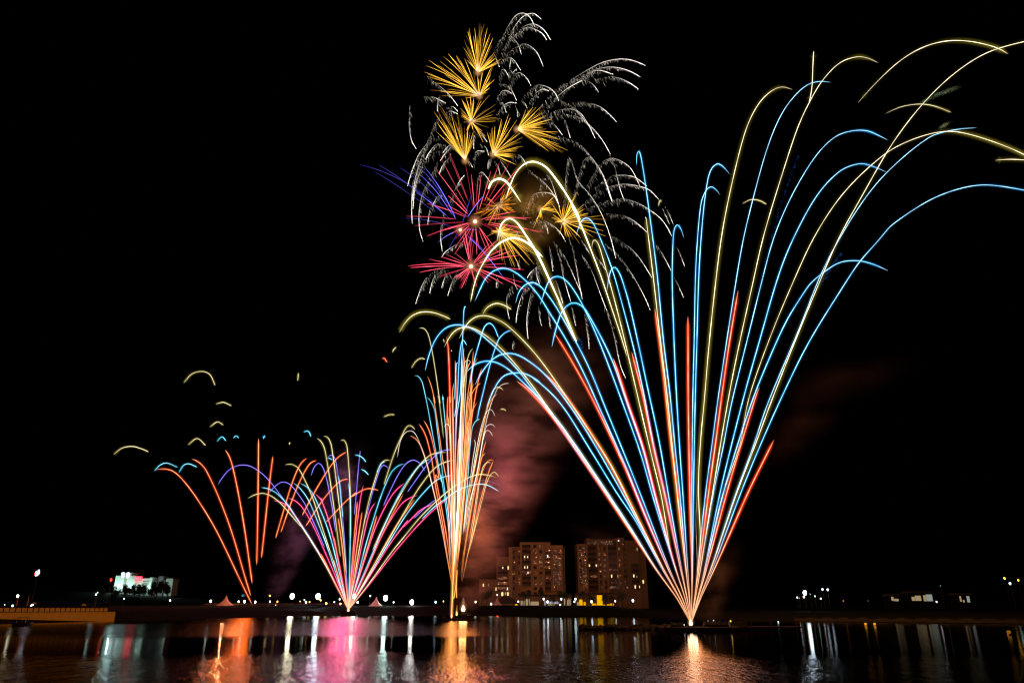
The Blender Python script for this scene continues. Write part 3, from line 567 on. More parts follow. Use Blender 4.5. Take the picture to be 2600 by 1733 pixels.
for k, s, Y, lb in STARS:
    p = trace(s); e = empty('falling_star', at(p[0][0], p[0][1], Y)); tag(e, lb, 'firework star', 'stray firework stars')
    child(e, trail('star_trail', s, k, Y, random.uniform(-.1,.1), None, fade=(.45,.03)))

# ---- bursts: rays from a centre, ends interpolated between the tips seen in the photograph
def burst(name, label, c, tips, n, kind, Y, r0=.05, droop=6, lo=.62, group='firework bursts', flash=None, rs=1.0):
    c = trace(c)[0]; T = trace(tips); o = empty(name, at(c[0], c[1], Y)); tag(o, label, 'firework', group)
    d = T - c; an = np.arctan2(d[:,1], d[:,0]); ln = np.linalg.norm(d, axis=1); order = np.argsort(an); an, ln = an[order], ln[order]
    m = len(an); targets = [(an[i], ln[i]) for i in range(m)]
    gaps = [((an[(i+1)%m]-an[i]) % (2*math.pi)) for i in range(m)]
    wts = [g if g < .75 else 0 for g in gaps]
    n = int(n*(.85 if 'gold' in kind else .82))
    for _ in range(max(0, n - m)):
        i = random.choices(range(m), wts)[0]; t = random.random()
        targets.append((an[i] + gaps[i]*t, (ln[i]*(1-t) + ln[(i+1)%m]*t)*random.uniform(lo, 1.0)))
    for a, l in targets:
        a += random.gauss(0, .02)
        l = max(6, l); dr = droop*(l/100.0)**1.5; st = r0 if isinstance(r0, float) else random.uniform(*r0)
        tip = c + np.array((math.cos(a), math.sin(a)))*l
        bend = random.gauss(0, .018)*l; q = np.linspace(st, 1, 6)[:,None]; pth = c + (tip + np.array((0,-dr)) - c)*q; pth[:,1] += dr*q[:,0]**2.2; pth += np.array((-math.sin(a), math.cos(a)))*(bend*np.sin(q*math.pi))
        pth[-1] = tip
        child(o, trail('spark_ray', '', kind, Y, random.uniform(-.25,.25), None, path=pth, fade=(.10,.30), rs=rs*random.uniform(.75,1.15), bright=random.choice((.22,.45,.8,1.25,1.6)), hot=.22 if 'gold' in kind else 0))
    if 'gold' in kind:
        rr = 15*axis_depth(at(c[0], c[1], Y))/F; V = MB().ball(at(c[0], c[1], Y), rr, rr, rr, 20, 14)  # shell of painted glow round the burst centre
        child(o, mesh_obj('glow_halo', V.v, V.f, SHEATH, None, cols=[(.30,.14,.045,1)]*len(V.v), smooth=True))
    if flash:
        px = flash; rr = px*axis_depth(at(c[0], c[1], Y))/F
        f = MB().ball(at(c[0], c[1], Y), rr, rr, rr, 14, 10).build('flash', glow('burst_flash', (1,.62,.42), 4.0), None, True); child(o, f)
        for q, b in ((2.6,.25),(6.5,.10)):  # two shells painting the glow round the flash
            V = MB().ball(at(c[0], c[1], Y), rr*q, rr*q, rr*q, 20, 14)
            h = mesh_obj('glow_halo', V.v, V.f, SHEATH, None, cols=[(1.0*b*2.4,.42*b*2,.20*b*2,1)]*len(V.v), smooth=True); child(o, h)
    return o
KIND['gold'] = ((1.9,1.0,.10), .36, (.03,.012,.0008), 3.0); KIND['dgold'] = ((1.1,.40,.016), .38, (.05,.014,.0), 3.4)
KIND['rose'] = ((1.9,.20,.30), .48, (.09,.0,.006), 3.4); KIND['indigo'] = ((.30,.26,1.6), .42, (.006,.004,.07), 3.0)
BU = 300.0
burst('firework_burst','gold firework burst highest of all, shaped like an upright feather','w 1255 962',"w 1620 760 w 1575 820 w 1540 745 w 1470 555 w 1485 450 w 1430 380 w 1385 290 w 1340 230 w 1310 230 w 1275 265 w 1235 230 w 1195 290 w 1125 305 w 1095 355 w 1075 410 w 1060 465 w 1035 590 w 1080 770",62,'gold',BU,.03,3,.6)
burst('firework_burst','gold firework burst sweeping wide to one side under the feather-shaped one','w 1275 1310',"w 520 780 w 485 845 w 470 920 w 490 1020 w 585 1135 w 530 1248 w 680 1245 w 690 790 w 730 725 w 800 690 w 905 725 w 945 720 w 1040 755 w 1110 965 w 1240 1000 w 1330 920 w 1500 860 w 1460 880 w 1500 1060 w 1440 1190 w 1400 1250 w 1060 1350",64,'gold',BU,.03,5,.6)
burst('firework_burst','gold firework burst with rays all round, third from the top','x 860 405',"x 715 60 x 780 20 x 830 0 x 900 40 x 1000 30 x 1150 10 x 1240 155 x 1230 230 x 1190 300 x 1310 365 x 1230 400 x 1130 495 x 1080 640 x 1030 720 x 890 540 x 790 540 x 735 410 x 690 320 x 690 200 x 700 250",58,'gold',BU,.04,5)
burst('firework_burst','gold firework burst opening upward like a tall vase above the rose bursts','x 770 985',"x 310 245 x 375 200 x 410 170 x 535 285 x 640 290 x 710 430 x 790 450 x 880 540 x 930 560 x 900 690 x 355 555 x 360 400",52,'gold',BU,.02,3,.55)
burst('firework_burst','gold firework burst opening up and sideways beside the vase-shaped one','x 1185 890',"x 1085 560 x 1150 500 x 1200 480 x 1330 370 x 1420 290 x 1450 340 x 1540 370 x 1600 570 x 1640 640 x 1640 770 x 1545 840 x 1525 920 x 1530 1060 x 1400 1050",60,'gold',BU,.03,4)
burst('firework_burst','gold firework burst split into two wings, nearest the long white willow arm','x 1545 520',"x 1680 220 x 1780 180 x 1910 160 x 1950 240 x 1930 270 x 2060 365 x 2010 430 x 1930 480 x 2170 550 x 2130 590 x 2300 860 x 2230 870 x 2120 850 x 2020 850 x 1900 780",62,'gold',BU,.02,4,.65)
burst('firework_burst','dark orange firework burst with a hollow smoky centre','i 680 840',"i 500 710 i 420 810 i 400 870 i 300 960 i 320 1050 i 520 1150 i 600 1150 i 715 1010 i 850 960 i 940 920 i 900 650 i 930 740 i 960 490 i 900 500 i 780 600 i 760 560",70,'dgold',BU,(.02,.5),6,.55)
burst('firework_burst','small gold firework burst touching the wide gold one','i 1310 890',"i 1510 700 i 1480 740 i 1530 800 i 1560 900 i 1600 960 i 1330 1050 i 1290 1040 i 1200 1170",34,'gold',BU,.02,3,.6)
burst('firework_burst','wide gold firework burst with long rays beside the thick yellow arcs','i 1640 1070',"i 1860 620 i 1800 780 i 1670 800 i 1560 820 i 1460 780 i 1970 820 i 2010 940 i 2260 970 i 2300 1055 i 2270 1140 i 2250 1220 i 2280 1300 i 2100 1310 i 1890 1410 i 1740 1330 i 1690 1310 i 1580 1280 i 1510 1080 i 1470 1000",80,'gold',BU,.03,8,.6)
burst('firework_burst','lowest gold firework burst, pouring rays downward behind the thick yellow arc','i 685 1220',"i 800 1060 i 830 1100 i 920 1180 i 880 1150 i 540 1250 i 500 1300 i 560 1200 i 640 1150 j 690 200 j 780 340 j 860 340 j 1020 370 j 1130 330 j 1220 300 j 1300 200",70,'gold',BU,.03,7,.6)
burst('firework_burst','large rose-red firework burst round a bright flash','v 1800 1070',"v 1285 75 v 1405 30 v 1230 235 v 1655 190 v 1755 360 v 1835 400 v 1885 340 v 2030 305 v 2160 200 v 2330 200 i 1020 210 v 1385 690 v 1430 640 v 1085 780 v 765 980 v 885 1155 v 1265 1210 v 1085 1315 v 1425 1245 v 1495 1335 v 1500 1567 v 1720 1567 v 1670 1540 v 1810 1567 v 1990 1567 v 2150 1530 i 1180 1035 i 940 915 i 1370 1250 i 1090 1310 i 850 1280",54,'rose',BU-4,(.12,.34),7,.7,flash=4.2)
burst('firework_burst','violet-blue firework burst with long drooping rays behind the rose-red one','v 1577 1195',"v 60 250 v 265 335 v 355 230 v 665 265 v 910 250 v 1030 290 v 985 375 v 1290 590 v 755 1010 v 880 550 v 920 630 v 1245 1390 v 1395 1510 v 1580 1340 v 1900 1480 v 1840 1190 v 1750 660 v 1930 680 j 360 10 j 560 250 j 760 530",24,'indigo',BU+3,(.1,.4),14,.7,flash=3.2)
burst('firework_burst','lower rose-red firework burst, flat and wide, with its own bright flash','j 270 330',"B 460 870 B 475 885 B 545 930 B 610 820 B 700 800 B 740 780 B 845 1040 B 820 960 B 970 1030 B 1080 985 B 1065 990 B 1360 1045 B 1330 910 B 1280 790 B 1250 760 B 1140 670 B 1190 850 B 880 590 B 950 690 B 810 770 B 1320 1000 B 1270 800 B 640 850 B 1110 690",54,'rose',BU-8,(.06,.25),7,.75,flash=4.4)

# ---- white willow shells: glittering curtains hanging from each arc
WILLOW = {
 'upper': ('white glitter willow crest curling over the highest gold bursts', [
  "A 1100 380 A 1140 300 A 1180 240 A 1260 120 A 1320 98 A 1370 130 A 1405 200","A 1150 400 A 1200 290 A 1300 140 A 1390 100 A 1455 145","A 1190 320 A 1250 250 A 1330 195 A 1400 180 A 1470 220 A 1525 300",
  "A 1230 270 A 1340 205 A 1420 225 A 1465 255 A 1495 300","A 1180 410 A 1270 345 A 1340 330 A 1420 390 A 1470 500","A 1205 250 A 1250 290 A 1280 330 A 1305 405","A 1130 470 A 1190 430 A 1240 440 A 1300 525",
  "A 1135 580 A 1150 535 A 1175 515 A 1215 580","A 1210 640 A 1235 580 A 1270 548 A 1300 545 A 1350 590 A 1375 640","A 1110 740 A 1150 690 A 1190 675 A 1235 700","A 1130 620 A 1180 625 A 1230 670 A 1270 750","A 1090 380 A 1115 430 A 1140 500",
  "A 1310 730 A 1370 660 A 1440 635 A 1520 660 A 1560 700 A 1585 755","A 1360 760 A 1420 690 A 1470 665 A 1510 680","A 1140 750 A 1170 770 A 1190 840","A 1110 860 A 1170 790 A 1220 765 A 1270 770","A 1300 740 A 1330 770 A 1350 810","A 1255 780 A 1275 830 A 1275 870","A 1205 560 A 1230 430","A 1215 565 A 1270 515"]),
 'arm': ('white glitter willow arm reaching far out beside the two-winged gold burst', [
  "A 1430 810 A 1500 730 A 1560 660 A 1720 570 A 1900 470 A 2050 440 A 2150 455 A 2230 490","A 1600 640 A 1720 585 A 1850 520 A 1980 500 A 2100 525 A 2195 575","A 1680 610 A 1780 560 A 1880 525 A 1990 555","A 1850 590 A 1960 570 A 2080 600 A 2180 665",
  "A 1790 590 A 1840 630 A 1880 685","A 1450 850 A 1530 760 A 1650 660 A 1760 600","A 1680 765 A 1750 755 A 1880 790 A 1950 840 A 2015 910","A 1450 880 A 1560 822 A 1650 810 A 1740 840 A 1800 920 A 1855 1030","A 1480 885 A 1600 845 A 1720 870 A 1800 920 A 1900 1030 A 1970 1150",
  "A 1480 895 A 1540 920 A 1610 1005","A 1620 880 A 1650 960 A 1670 1030","A 1500 1010 A 1620 1020 A 1720 1060 A 1810 1150 A 1900 1280 A 1980 1500","A 1960 1150 B 2000 120 B 2040 290 B 2075 380","A 1590 740 A 1700 800 A 1760 880 A 1830 960"]),
 'side': ('white glitter willow of round arches beside the blue comet with the bright tip', [
  "B 1620 400 B 1630 250 B 1640 130 B 1658 50 B 1690 120 B 1720 220 B 1820 340 B 1900 470 B 1970 650 B 2010 810","B 1690 350 B 1740 150 B 1770 85 B 1810 55 B 1870 110 B 1930 220 B 1985 390","B 1790 270 B 1880 120 B 1970 65 B 2060 90 B 2130 150 B 2190 270",
  "B 1850 280 B 1970 200 B 2080 190 B 2160 210 B 2240 270","B 1760 400 B 1900 300 B 2050 258 B 2150 265 B 2260 300 B 2330 370","B 1780 440 B 1920 380 B 2060 365 B 2180 400 B 2280 460 k 1620 190 k 1720 320 k 1790 460","B 1310 500 B 1330 470 B 1380 350 B 1450 320 B 1540 335 B 1590 420",
  "B 1440 300 B 1455 230 B 1485 183 B 1520 215 B 1560 330 B 1590 430","B 1350 140 B 1410 185 B 1500 270 B 1570 370","k 1640 20 k 1700 150 k 1755 275","k 1690 20 k 1760 150 k 1815 285","k 800 120 k 1000 140 k 1160 195 k 1300 290 k 1420 405","k 1530 540 k 1650 720 k 1780 970","k 1820 1050 k 1900 1210 k 1970 1380","k 1850 580 k 1920 740 k 1985 910",
  "k 850 415 k 1050 540 k 1250 710 k 1400 920 k 1500 1090","k 800 580 k 950 690 k 1150 950 k 1300 1200 k 1400 1390 k 1470 1560"]),
 'left': ('white glitter willow curtain falling beside the violet rays', [
  "A 470 780 A 465 920 A 485 1050 A 520 1110","A 700 850 A 640 950 A 600 1070 A 540 1150 A 480 1300 A 455 1390","A 690 1010 A 620 1040 A 560 1170 A 510 1350 A 490 1500","A 740 1080 A 680 1070 A 610 1150 A 590 1190","A 720 1120 A 650 1130 A 600 1170 A 560 1250 A 510 1400 A 495 1560",
  "B 680 80 B 620 200 B 560 350 B 540 480 B 545 600 B 570 680","B 530 60 B 500 200 B 485 400 B 490 550","B 640 380 B 620 450 B 605 560","B 720 450 B 700 640 B 715 760","A 560 705 A 650 725 A 740 770","A 590 555 A 680 630 A 760 700 A 830 790","A 740 800 A 790 795 A 830 830","A 690 700 A 680 760 A 678 830",
  "A 820 1060 A 760 1090 A 720 1140","A 880 1080 A 800 1090 A 740 1140 A 700 1200","B 700 300 B 640 420","A 890 1190 A 920 1210 A 940 1250","A 780 1140 A 720 1230 A 690 1300","A 940 1190 A 970 1130 A 1030 1130","A 1080 1160 A 1060 1200 A 1055 1260","A 990 1060 A 1040 1100 A 1060 1160","B 770 380 B 840 240 B 880 190","B 960 250 B 985 190 B 1005 165 B 1035 190 B 1070 240","A 720 860 A 770 830 A 830 850",
  "A 1100 1190 A 1130 1240 A 1145 1300","A 1140 1180 A 1180 1240 A 1230 1330","A 1230 1180 A 1280 1155 A 1320 1190 A 1340 1230","A 950 960 A 945 1040 A 950 1110","A 980 950 A 1010 1000 A 1050 1060"]),
 'low': ('white glitter willow strands dripping below the rose-red bursts', [
  "B 900 660 B 830 700 B 740 760 B 710 800","B 690 870 B 600 950 B 560 1020 B 515 1150","B 730 870 B 650 960 B 620 1070","B 760 890 B 730 960 B 710 1030","B 830 890 B 790 980 B 755 1090","B 1118 940 B 1118 1030","B 1240 990 B 1200 1080 B 1195 1160 B 1215 1260","B 1380 920 B 1310 1080 B 1275 1200 B 1265 1290","B 1440 880 B 1370 1100 B 1345 1280 B 1355 1410",
  "j 1000 170 j 960 250 j 990 370","j 1250 180 j 1240 430 j 1290 590","j 1290 290 j 1150 430 j 1110 500","k 0 510 k 150 690 k 250 880 k 350 1100 k 460 1340","k 240 450 k 310 640 k 330 760 k 370 920 k 400 1100 k 460 1400","k 420 480 k 480 570 k 560 710","k 440 720 k 540 860 k 640 1080 k 720 1300 k 820 1560","k 640 730 k 720 830 k 810 970","k 60 600 k 130 830 k 170 1040 k 210 1180 k 290 1440","k 60 1120 k 110 1260 k 170 1470",
  "j 890 430 j 910 560 j 960 670","j 1420 0 j 1460 180 j 1490 400","j 1530 530 j 1580 700 j 1640 870","j 1760 900 j 1790 1040 j 1830 1210","j 1960 1030 j 1980 1200 j 2020 1400 j 2030 1560","j 1260 900 j 1290 1080 j 1320 1210","j 1400 960 j 1430 1080 j 1450 1230","j 900 1400 j 890 1560","i 900 1180 i 950 1230 i 990 1300","i 1120 1090 i 1200 1040 i 1350 1060 i 1480 1120 i 1600 1230 i 1680 1370","i 1240 1200 i 1380 1120 i 1420 1250","l 1060 0 l 1150 280 l 1230 550 l 1290 850 l 1330 1010 l 1400 1170"]),
}
def willow_strand(spec, Y, parent):
    p, Lt = smooth_path(trace(spec), 3.0); n = len(p); V = []; Fc = []; Cl = []
    up = np.argmax(np.gradient(p[:,1]) > 0) if n else 0
    s = np.linspace(0, 1, n); slope = random.uniform(-.12,.12)
    for i in range(n - 1):
        if random.random() < .12: continue
        k = .35 + .65*s[i]                            # the head is the brightest, the trail behind it fades
        b = k*random.uniform(.35,1.0)
        for rep in range(3 if s[i] < .75 else 2):
            t = random.random(); q = p[i]*(1-t) + p[i+1]*t
            ln = random.uniform(2, 18)*(1.15 - s[i]*1.0) + 1.0
            d = p[i+1]-p[i]; d = d/max(1e-6, np.linalg.norm(d))
            h = np.array((d[0]*.25 + random.gauss(.25,.16), 1.0)); h = h/np.linalg.norm(h)
            if abs(d[0]) < .45: h = np.array((random.gauss(.40,.14), .95)); h /= np.linalg.norm(h)
            q = q + h*random.uniform(0, ln*.8); e = q + h*ln*random.uniform(.3,.8)
            a3, b3 = at(q[0], q[1], Y + slope*60), at(e[0], e[1], Y + slope*60 + random.uniform(-.5,.5))
            r = random.uniform(.22,.5)*axis_depth(a3)/F
            c = np.array((2.1,1.85,1.55))*b*random.choice((.15,.4,.8,1.5))*(.6 if rep else 1)
            vv, ff, cc = tube_mesh([a3, b3], [r, r*.4], [c, c*.5], 3)
            m = len(V); V += vv; Cl += cc; Fc += [tuple(x+m for x in f) for f in ff]
    P = lift(p, Y + slope*60, 0); ax = [axis_depth(q)/F for q in P]
    vis = np.clip((s-.35)/.6, 0, 1)
    keep = [i for i in range(n) if vis[i] > 0]
    if len(keep) > 2:
        vv, ff, cc = tube_mesh([P[i] for i in keep], [(.22+.5*vis[i])*ax[i]*(1 if i < n-3 else .5) for i in keep], [np.array((2.2,2.0,1.75))*(.10+.95*vis[i])*random.uniform(.5,1.3) for i in keep], 4)
        m = len(V); V += vv; Cl += cc; Fc += [tuple(x+m for x in f) for f in ff]
    return mesh_obj('glitter_strand', V, Fc, CORE, parent, cols=Cl)
for key, (lb, specs) in WILLOW.items():
    p = trace(specs[0])[0]; o = empty('willow_firework', at(p[0], p[1], BU+8)); tag(o, lb, 'firework', 'white glitter willows')
    for s in specs: child(o, willow_strand(s, BU + 8 + random.uniform(-6, 6), None))

# ------------------------------------------------------------------ launch barges
def flame(name, px, py, Y, wpx, hpx, c, s, parent):
    b = at(px, py, Y); k = axis_depth(b)/F
    prof = [(.001,0),(.55,.04),(.95,.18),(1.0,.32),(.8,.5),(.5,.7),(.22,.88),(.001,1.0)]
    m = MB().lathe(b, [(r*wpx*.5*k, z*hpx*k) for r, z in prof], 14)
    f = child(parent, m.build(name, glow('launch_flame', c, s), None, True))
    g = MB().lathe(b - Vector((0,0,.25*hpx*k)), [(r*wpx*1.3*k, z*hpx*2.6*k) for r, z in prof], 20)
    h = mesh_obj('flame_halo', g.v, g.f, SHEATH, None, cols=[(c[0]*.30,c[1]*.24,c[2]*.16,1)]*len(g.v), smooth=True); child(parent, h)
def barge(loc, L, W, H, label, racks, tubes=5):
    o = empty('launch_barge', loc); tag(o, label, 'barge', 'firework launch barges')
    m = MB(); x, y, z = loc
    m.frus(-L/2, -W/2, -.5, L/2, W/2, H, 0, 0)
    v = m.v; v2 = [(a*(.93 if c < 0 else 1), b, c) for a, b, c in v]
    mesh_obj('hull', v2, m.f, M['hull'], o)
    MB().box(-L/2-.12, -W/2-.12, H+.003, L/2+.12, W/2+.12, H+.16).build('deck', M['deck'], o)
    for xa, xb, hh in racks:
        r = MB().box(xa, -.9, H+.163, xb, .9, H+.163+hh*.45)
        rk = r.build('mortar_rack', M['tubes'], o)
        n = max(2, int((xb-xa)/.45))
        t = MB()
        for i in range(n):
            xx = xa + (i+.5)*(xb-xa)/n
            for yy in (-.45,.45): t.tube((xx, yy, H+.16+hh*.45), (xx + random.uniform(-.25,.25), yy, H+.16+hh*random.uniform(.8,1.1)), .13, n=7)
        t.build('mortar_tube', M['dark_metal'], rk)
    bo = MB()
    for xx in (-L/2+.5, L/2-.5): bo.tube((xx, -W/2+.3, H+.16), (xx, -W/2+.3, H+.55), .11)
    bo.build('bollard', M['dark_metal'], o)
    return o
nb = on_water(1765, 1599); NB = barge((nb.x, 150.5, 0), 15, 6, .55, 'long dark launch barge below the tallest fan, its middle glowing red', [(-5.5,-3.2,.8),(-2.2,-.9,.5),(1.0,5.8,1.0)])
flame('launch_flame', 1754.5, 1587, NEAR_Y-.3, 9, 15, (1,.62,.38), 5.0, NB)
mb = on_water(1168, 1574); MBG = barge((mb.x, 286, 0), 11, 5, .5, 'dark launch barge with two flames and silhouetted racks below the white and orange column', [(-3.4,-2.3,1.0),(.3,2.2,2.5),(2.4,3.9,1.9)])
flame('launch_flame', 1176, 1551.5, MID_Y, 10, 16, (1,.62,.38), 4.5, MBG); flame('launch_flame', 1159.5, 1562, MID_Y, 4.5, 12, (1,.5,.14), 2.2, MBG); flame('launch_flame', 1146.5, 1568, MID_Y, 3.5, 12, (1,.6,.25), 2.5, MBG)
fb = at(884, 1549, FAR_Y); FB = barge((fb.x, 464, 0), 9, 5, 2.6, 'dark launch barge moored at the far bank below the many-coloured fan', [(-3,-1.2,.9),(-.5,1.8,1.0)])
flame('launch_flame', 884.3, 1552, FAR_Y, 5, 9, (1,.62,.40), 3.5, FB)
rb = at(639, 1534, RED_Y); rk = empty('mortar_rack', (rb.x, RED_Y+.5, 6.35)); tag(rk, 'dark rack of firing tubes on the bank under the red fan', 'mortar rack')
MB().box(-1.6,-.5,0,1.6,.5,.35).build('base_frame', M['tubes'], rk)
for i in range(6):
    MB().tube((-1.35+i*.54, 0, .35), (-1.35+i*.54+(i-2.5)*.07, 0, 1.0), .14, n=8).build('mortar_tube', M['dark_metal'], rk)

# light of the burning charges (unseen lamps added among the fireworks to light water, smoke and shore)
def glow_stack(px, Y, c, items):                     # added unseen soft lamps up a fan's axis, sized for its reflection in water
    for py, r, L in items: point('spark_fill_light', at(px, py, Y), c, L*39.5*r*r, r)
point('launch_light', at(1754.5, 1566, NEAR_Y), (1,.62,.36), 260, 1.0); point('comet_fill_light', at(1757, 930, NEAR_Y), (1,.38,.10), 1.1e5, 6)
point('launch_light', at(1176, 1540, MID_Y+1), (1,.38,.10), 2200, 1.4); point('comet_fill_light', at(1215, 1180, MID_Y), (1,.20,.27), .45e5, 6); point('comet_fill_light', at(1190, 1330, MID_Y+6), (1,.27,.05), 1.2e4, 4)
glow_stack(1149, MID_Y, (1,.30,.06), ((1535,1.3,4.5),(1500,2.4,2.2),(1450,3.6,1.5),(1390,5.5,1.0)))
glow_stack(1757, NEAR_Y, (1,.30,.08), ((1545,1.4,1.6),(1500,2.8,1.2),(1440,5.5,.9),(1360,8,.7)))
glow_stack(884, FAR_Y, (1,.05,.25), ((1515,4.5,2.0),(1465,9,1.8),(1405,14,1.8))); point('comet_fill_light', at(884, 1200, FAR_Y), (1,.25,.55), .5e5, 6)
glow_stack(632, RED_Y, (1,.13,.01), ((1500,3.5,2.8),(1455,5,2.6),(1405,7.5,2.4))); point('comet_fill_light', at(640, 1250, RED_Y), (1,.22,.06), .4e5, 5)
point('burst_fill_light', at(1350, 520, BU), (1,.58,.16), 2.4e5, 3); point('burst_fill_light', at(1206, 600, BU-4), (1,.22,.18), 1e5, 2)
point('comet_fill_light', at(2280, 300, 165), (.75,.9,.55), .22e5, 3); point('comet_fill_light', at(1850, 1000, 165), (1,.35,.22), .6e5, 3)

# ------------------------------------------------------------------ smoke
def smoke(name, label, base, H, lean, bow, r0, r1, dens, c, nscale=.05, ys=.6, fade_top=.6, stretch=(1,1,1.6), contrast=(.38,.70), basal=0):
    m, t = mat_new(name + '_volume'); L = t.links.new
    o = N(t, 'ShaderNodeOutputMaterial'); pv = N(t, 'ShaderNodeVolumePrincipled'); pv.inputs['Color'].default_value = (*c, 1); pv.inputs['Anisotropy'].default_value = 0.0
    tc = N(t, 'ShaderNodeTexCoord'); sp = N(t, 'ShaderNodeSeparateXYZ'); L(tc.outputs['Object'], sp.inputs[0])
    def mth(op, a, b=None, c_=None):
        n = N(t, 'ShaderNodeMath', operation=op)
        for i, x in enumerate((a, b, c_)):
            if x is None: continue
            if isinstance(x, (int, float)): n.inputs[i].default_value = x
            else: L(x, n.inputs[i])
        return n.outputs[0]
    z = mth('DIVIDE', sp.outputs['Z'], H); cx = mth('ADD', mth('MULTIPLY', z, lean), mth('MULTIPLY', mth('MULTIPLY', z, z), bow))
    dx = mth('SUBTRACT', sp.outputs['X'], cx); dy = mth('DIVIDE', sp.outputs['Y'], ys)
    rr = mth('MULTIPLY_ADD', z, r1, r0); dist = mth('DIVIDE', mth('SQRT', mth('ADD', mth('MULTIPLY', dx, dx), mth('MULTIPLY', dy, dy))), rr)
    def ramp(x, a, b, ca, cb):
        n = N(t, 'ShaderNodeMapRange', interpolation_type='SMOOTHSTEP'); L(x, n.inputs[0]) ; n.inputs[1].default_value = a; n.inputs[2].default_value = b; n.inputs[3].default_value = ca; n.inputs[4].default_value = cb; return n.outputs[0]
    fall = ramp(dist, 0, .97, 1, 0); fall = mth('MULTIPLY', fall, fall); bot = ramp(z, 0, .06, .15, 1); top = ramp(z, fade_top, 1, 1, 0)
    mp = N(t, 'ShaderNodeMapping'); mp.inputs['Scale'].default_value = stretch; L(tc.outputs['Object'], mp.inputs[0])
    nz = N(t, 'ShaderNodeTexNoise'); nz.inputs['Scale'].default_value = nscale; nz.inputs['Detail'].default_value = 4; nz.inputs['Roughness'].default_value = .55; L(mp.outputs[0], nz.inputs['Vector'])
    nn = ramp(nz.outputs[0], contrast[0], contrast[1], .06, 1)
    d = mth('MULTIPLY', mth('MULTIPLY', mth('MULTIPLY', fall, bot), mth('MULTIPLY', top, nn)), mth('MULTIPLY_ADD', mth('POWER', mth('SUBTRACT', 1.0, z), 3.0), dens*basal, dens)); L(d, pv.inputs['Density']); L(pv.outputs[0], o.inputs['Volume'])
    m.cycles.volume_sampling = 'EQUIANGULAR'
    V = []; Fc = []; n = 16; K = 12
    for k in range(K + 1):
        zz = k/K; r = r0 + r1*zz; x0 = lean*zz + bow*zz*zz
        for i in range(n):
            q = 2*math.pi*i/n; V.append((x0 + r*math.cos(q), ys*r*math.sin(q), zz*H))
    for k in range(K):
        for i in range(n): j = (i+1) % n; Fc.append((k*n+i, k*n+j, k*n+n+j, k*n+n+i))
    Fc.append(tuple(range(n-1,-1,-1))); Fc.append(tuple(range(K*n, K*n+n)))
    ob = mesh_obj(name, V, Fc, m, loc=base); tag(ob, label, 'smoke', kind='stuff'); return ob
smoke('smoke','orange-lit smoke column drifting up from the middle barge past the towers', at(1180,1562,300), 128, 36, 12, 7.5, 50, .075, (.85,.62,.64), .045, .45, .30, (1,1,2.6), (.36,.70), 3.5)
smoke('smoke','thin purple smoke spreading out behind the orange-lit column', at(1215,1440,325), 100, 16, 6, 14, 34, .022, (.7,.5,.75), .04, .45, .3)
smoke('smoke','dim purple-brown smoke veiling the reddish tower beside the tallest fan', at(1610,1548,430), 52, -14, -8, 20, 16, .05, (.8,.6,.62), .05, .45, .4)
smoke('smoke','thin brown smoke low behind the tallest fan', at(1795,1588,168), 20, 5, 0, 5, 6, .05, (.8,.6,.5), .14, .6, .3)
smoke('smoke','faint reddish smoke drifting away beside the tallest fan', at(1960,1190,230), 42, 30, 14, 13, 22, .010, (.8,.5,.45), .05, .5, .5)
smoke('smoke','purple smoke drifting over the bank lamps beside the many-coloured fan', at(690,1530,470), 75, 18, 6, 10, 22, .09, (.66,.5,.9), .045, .4, .4)
smoke('smoke','brown smoke hanging around the gold bursts', at(1340,640,312), 50, 5, 0, 28, 4, .0045, (.8,.66,.4), .05, .4, .5)
smoke('smoke','dark smoke hanging over the top of the many-coloured fan', at(850,1340,475), 62, 8, 0, 16, 8, .030, (.6,.75,.75), .06, .4, .4)
smoke('smoke','greenish smoke puff crossed by two yellow comets', at(2340,262,168), 6.2, 10, 3, 1.5, 1.2, .5, (.6,.9,.8), .45, .8, .7)
smoke('smoke','small greenish smoke puff on top of a yellow comet arc', at(2390,326,168), 2.6, 2.5, 1, 1.9, -.3, .45, (.75,.85,.65), .5, .8, .6)

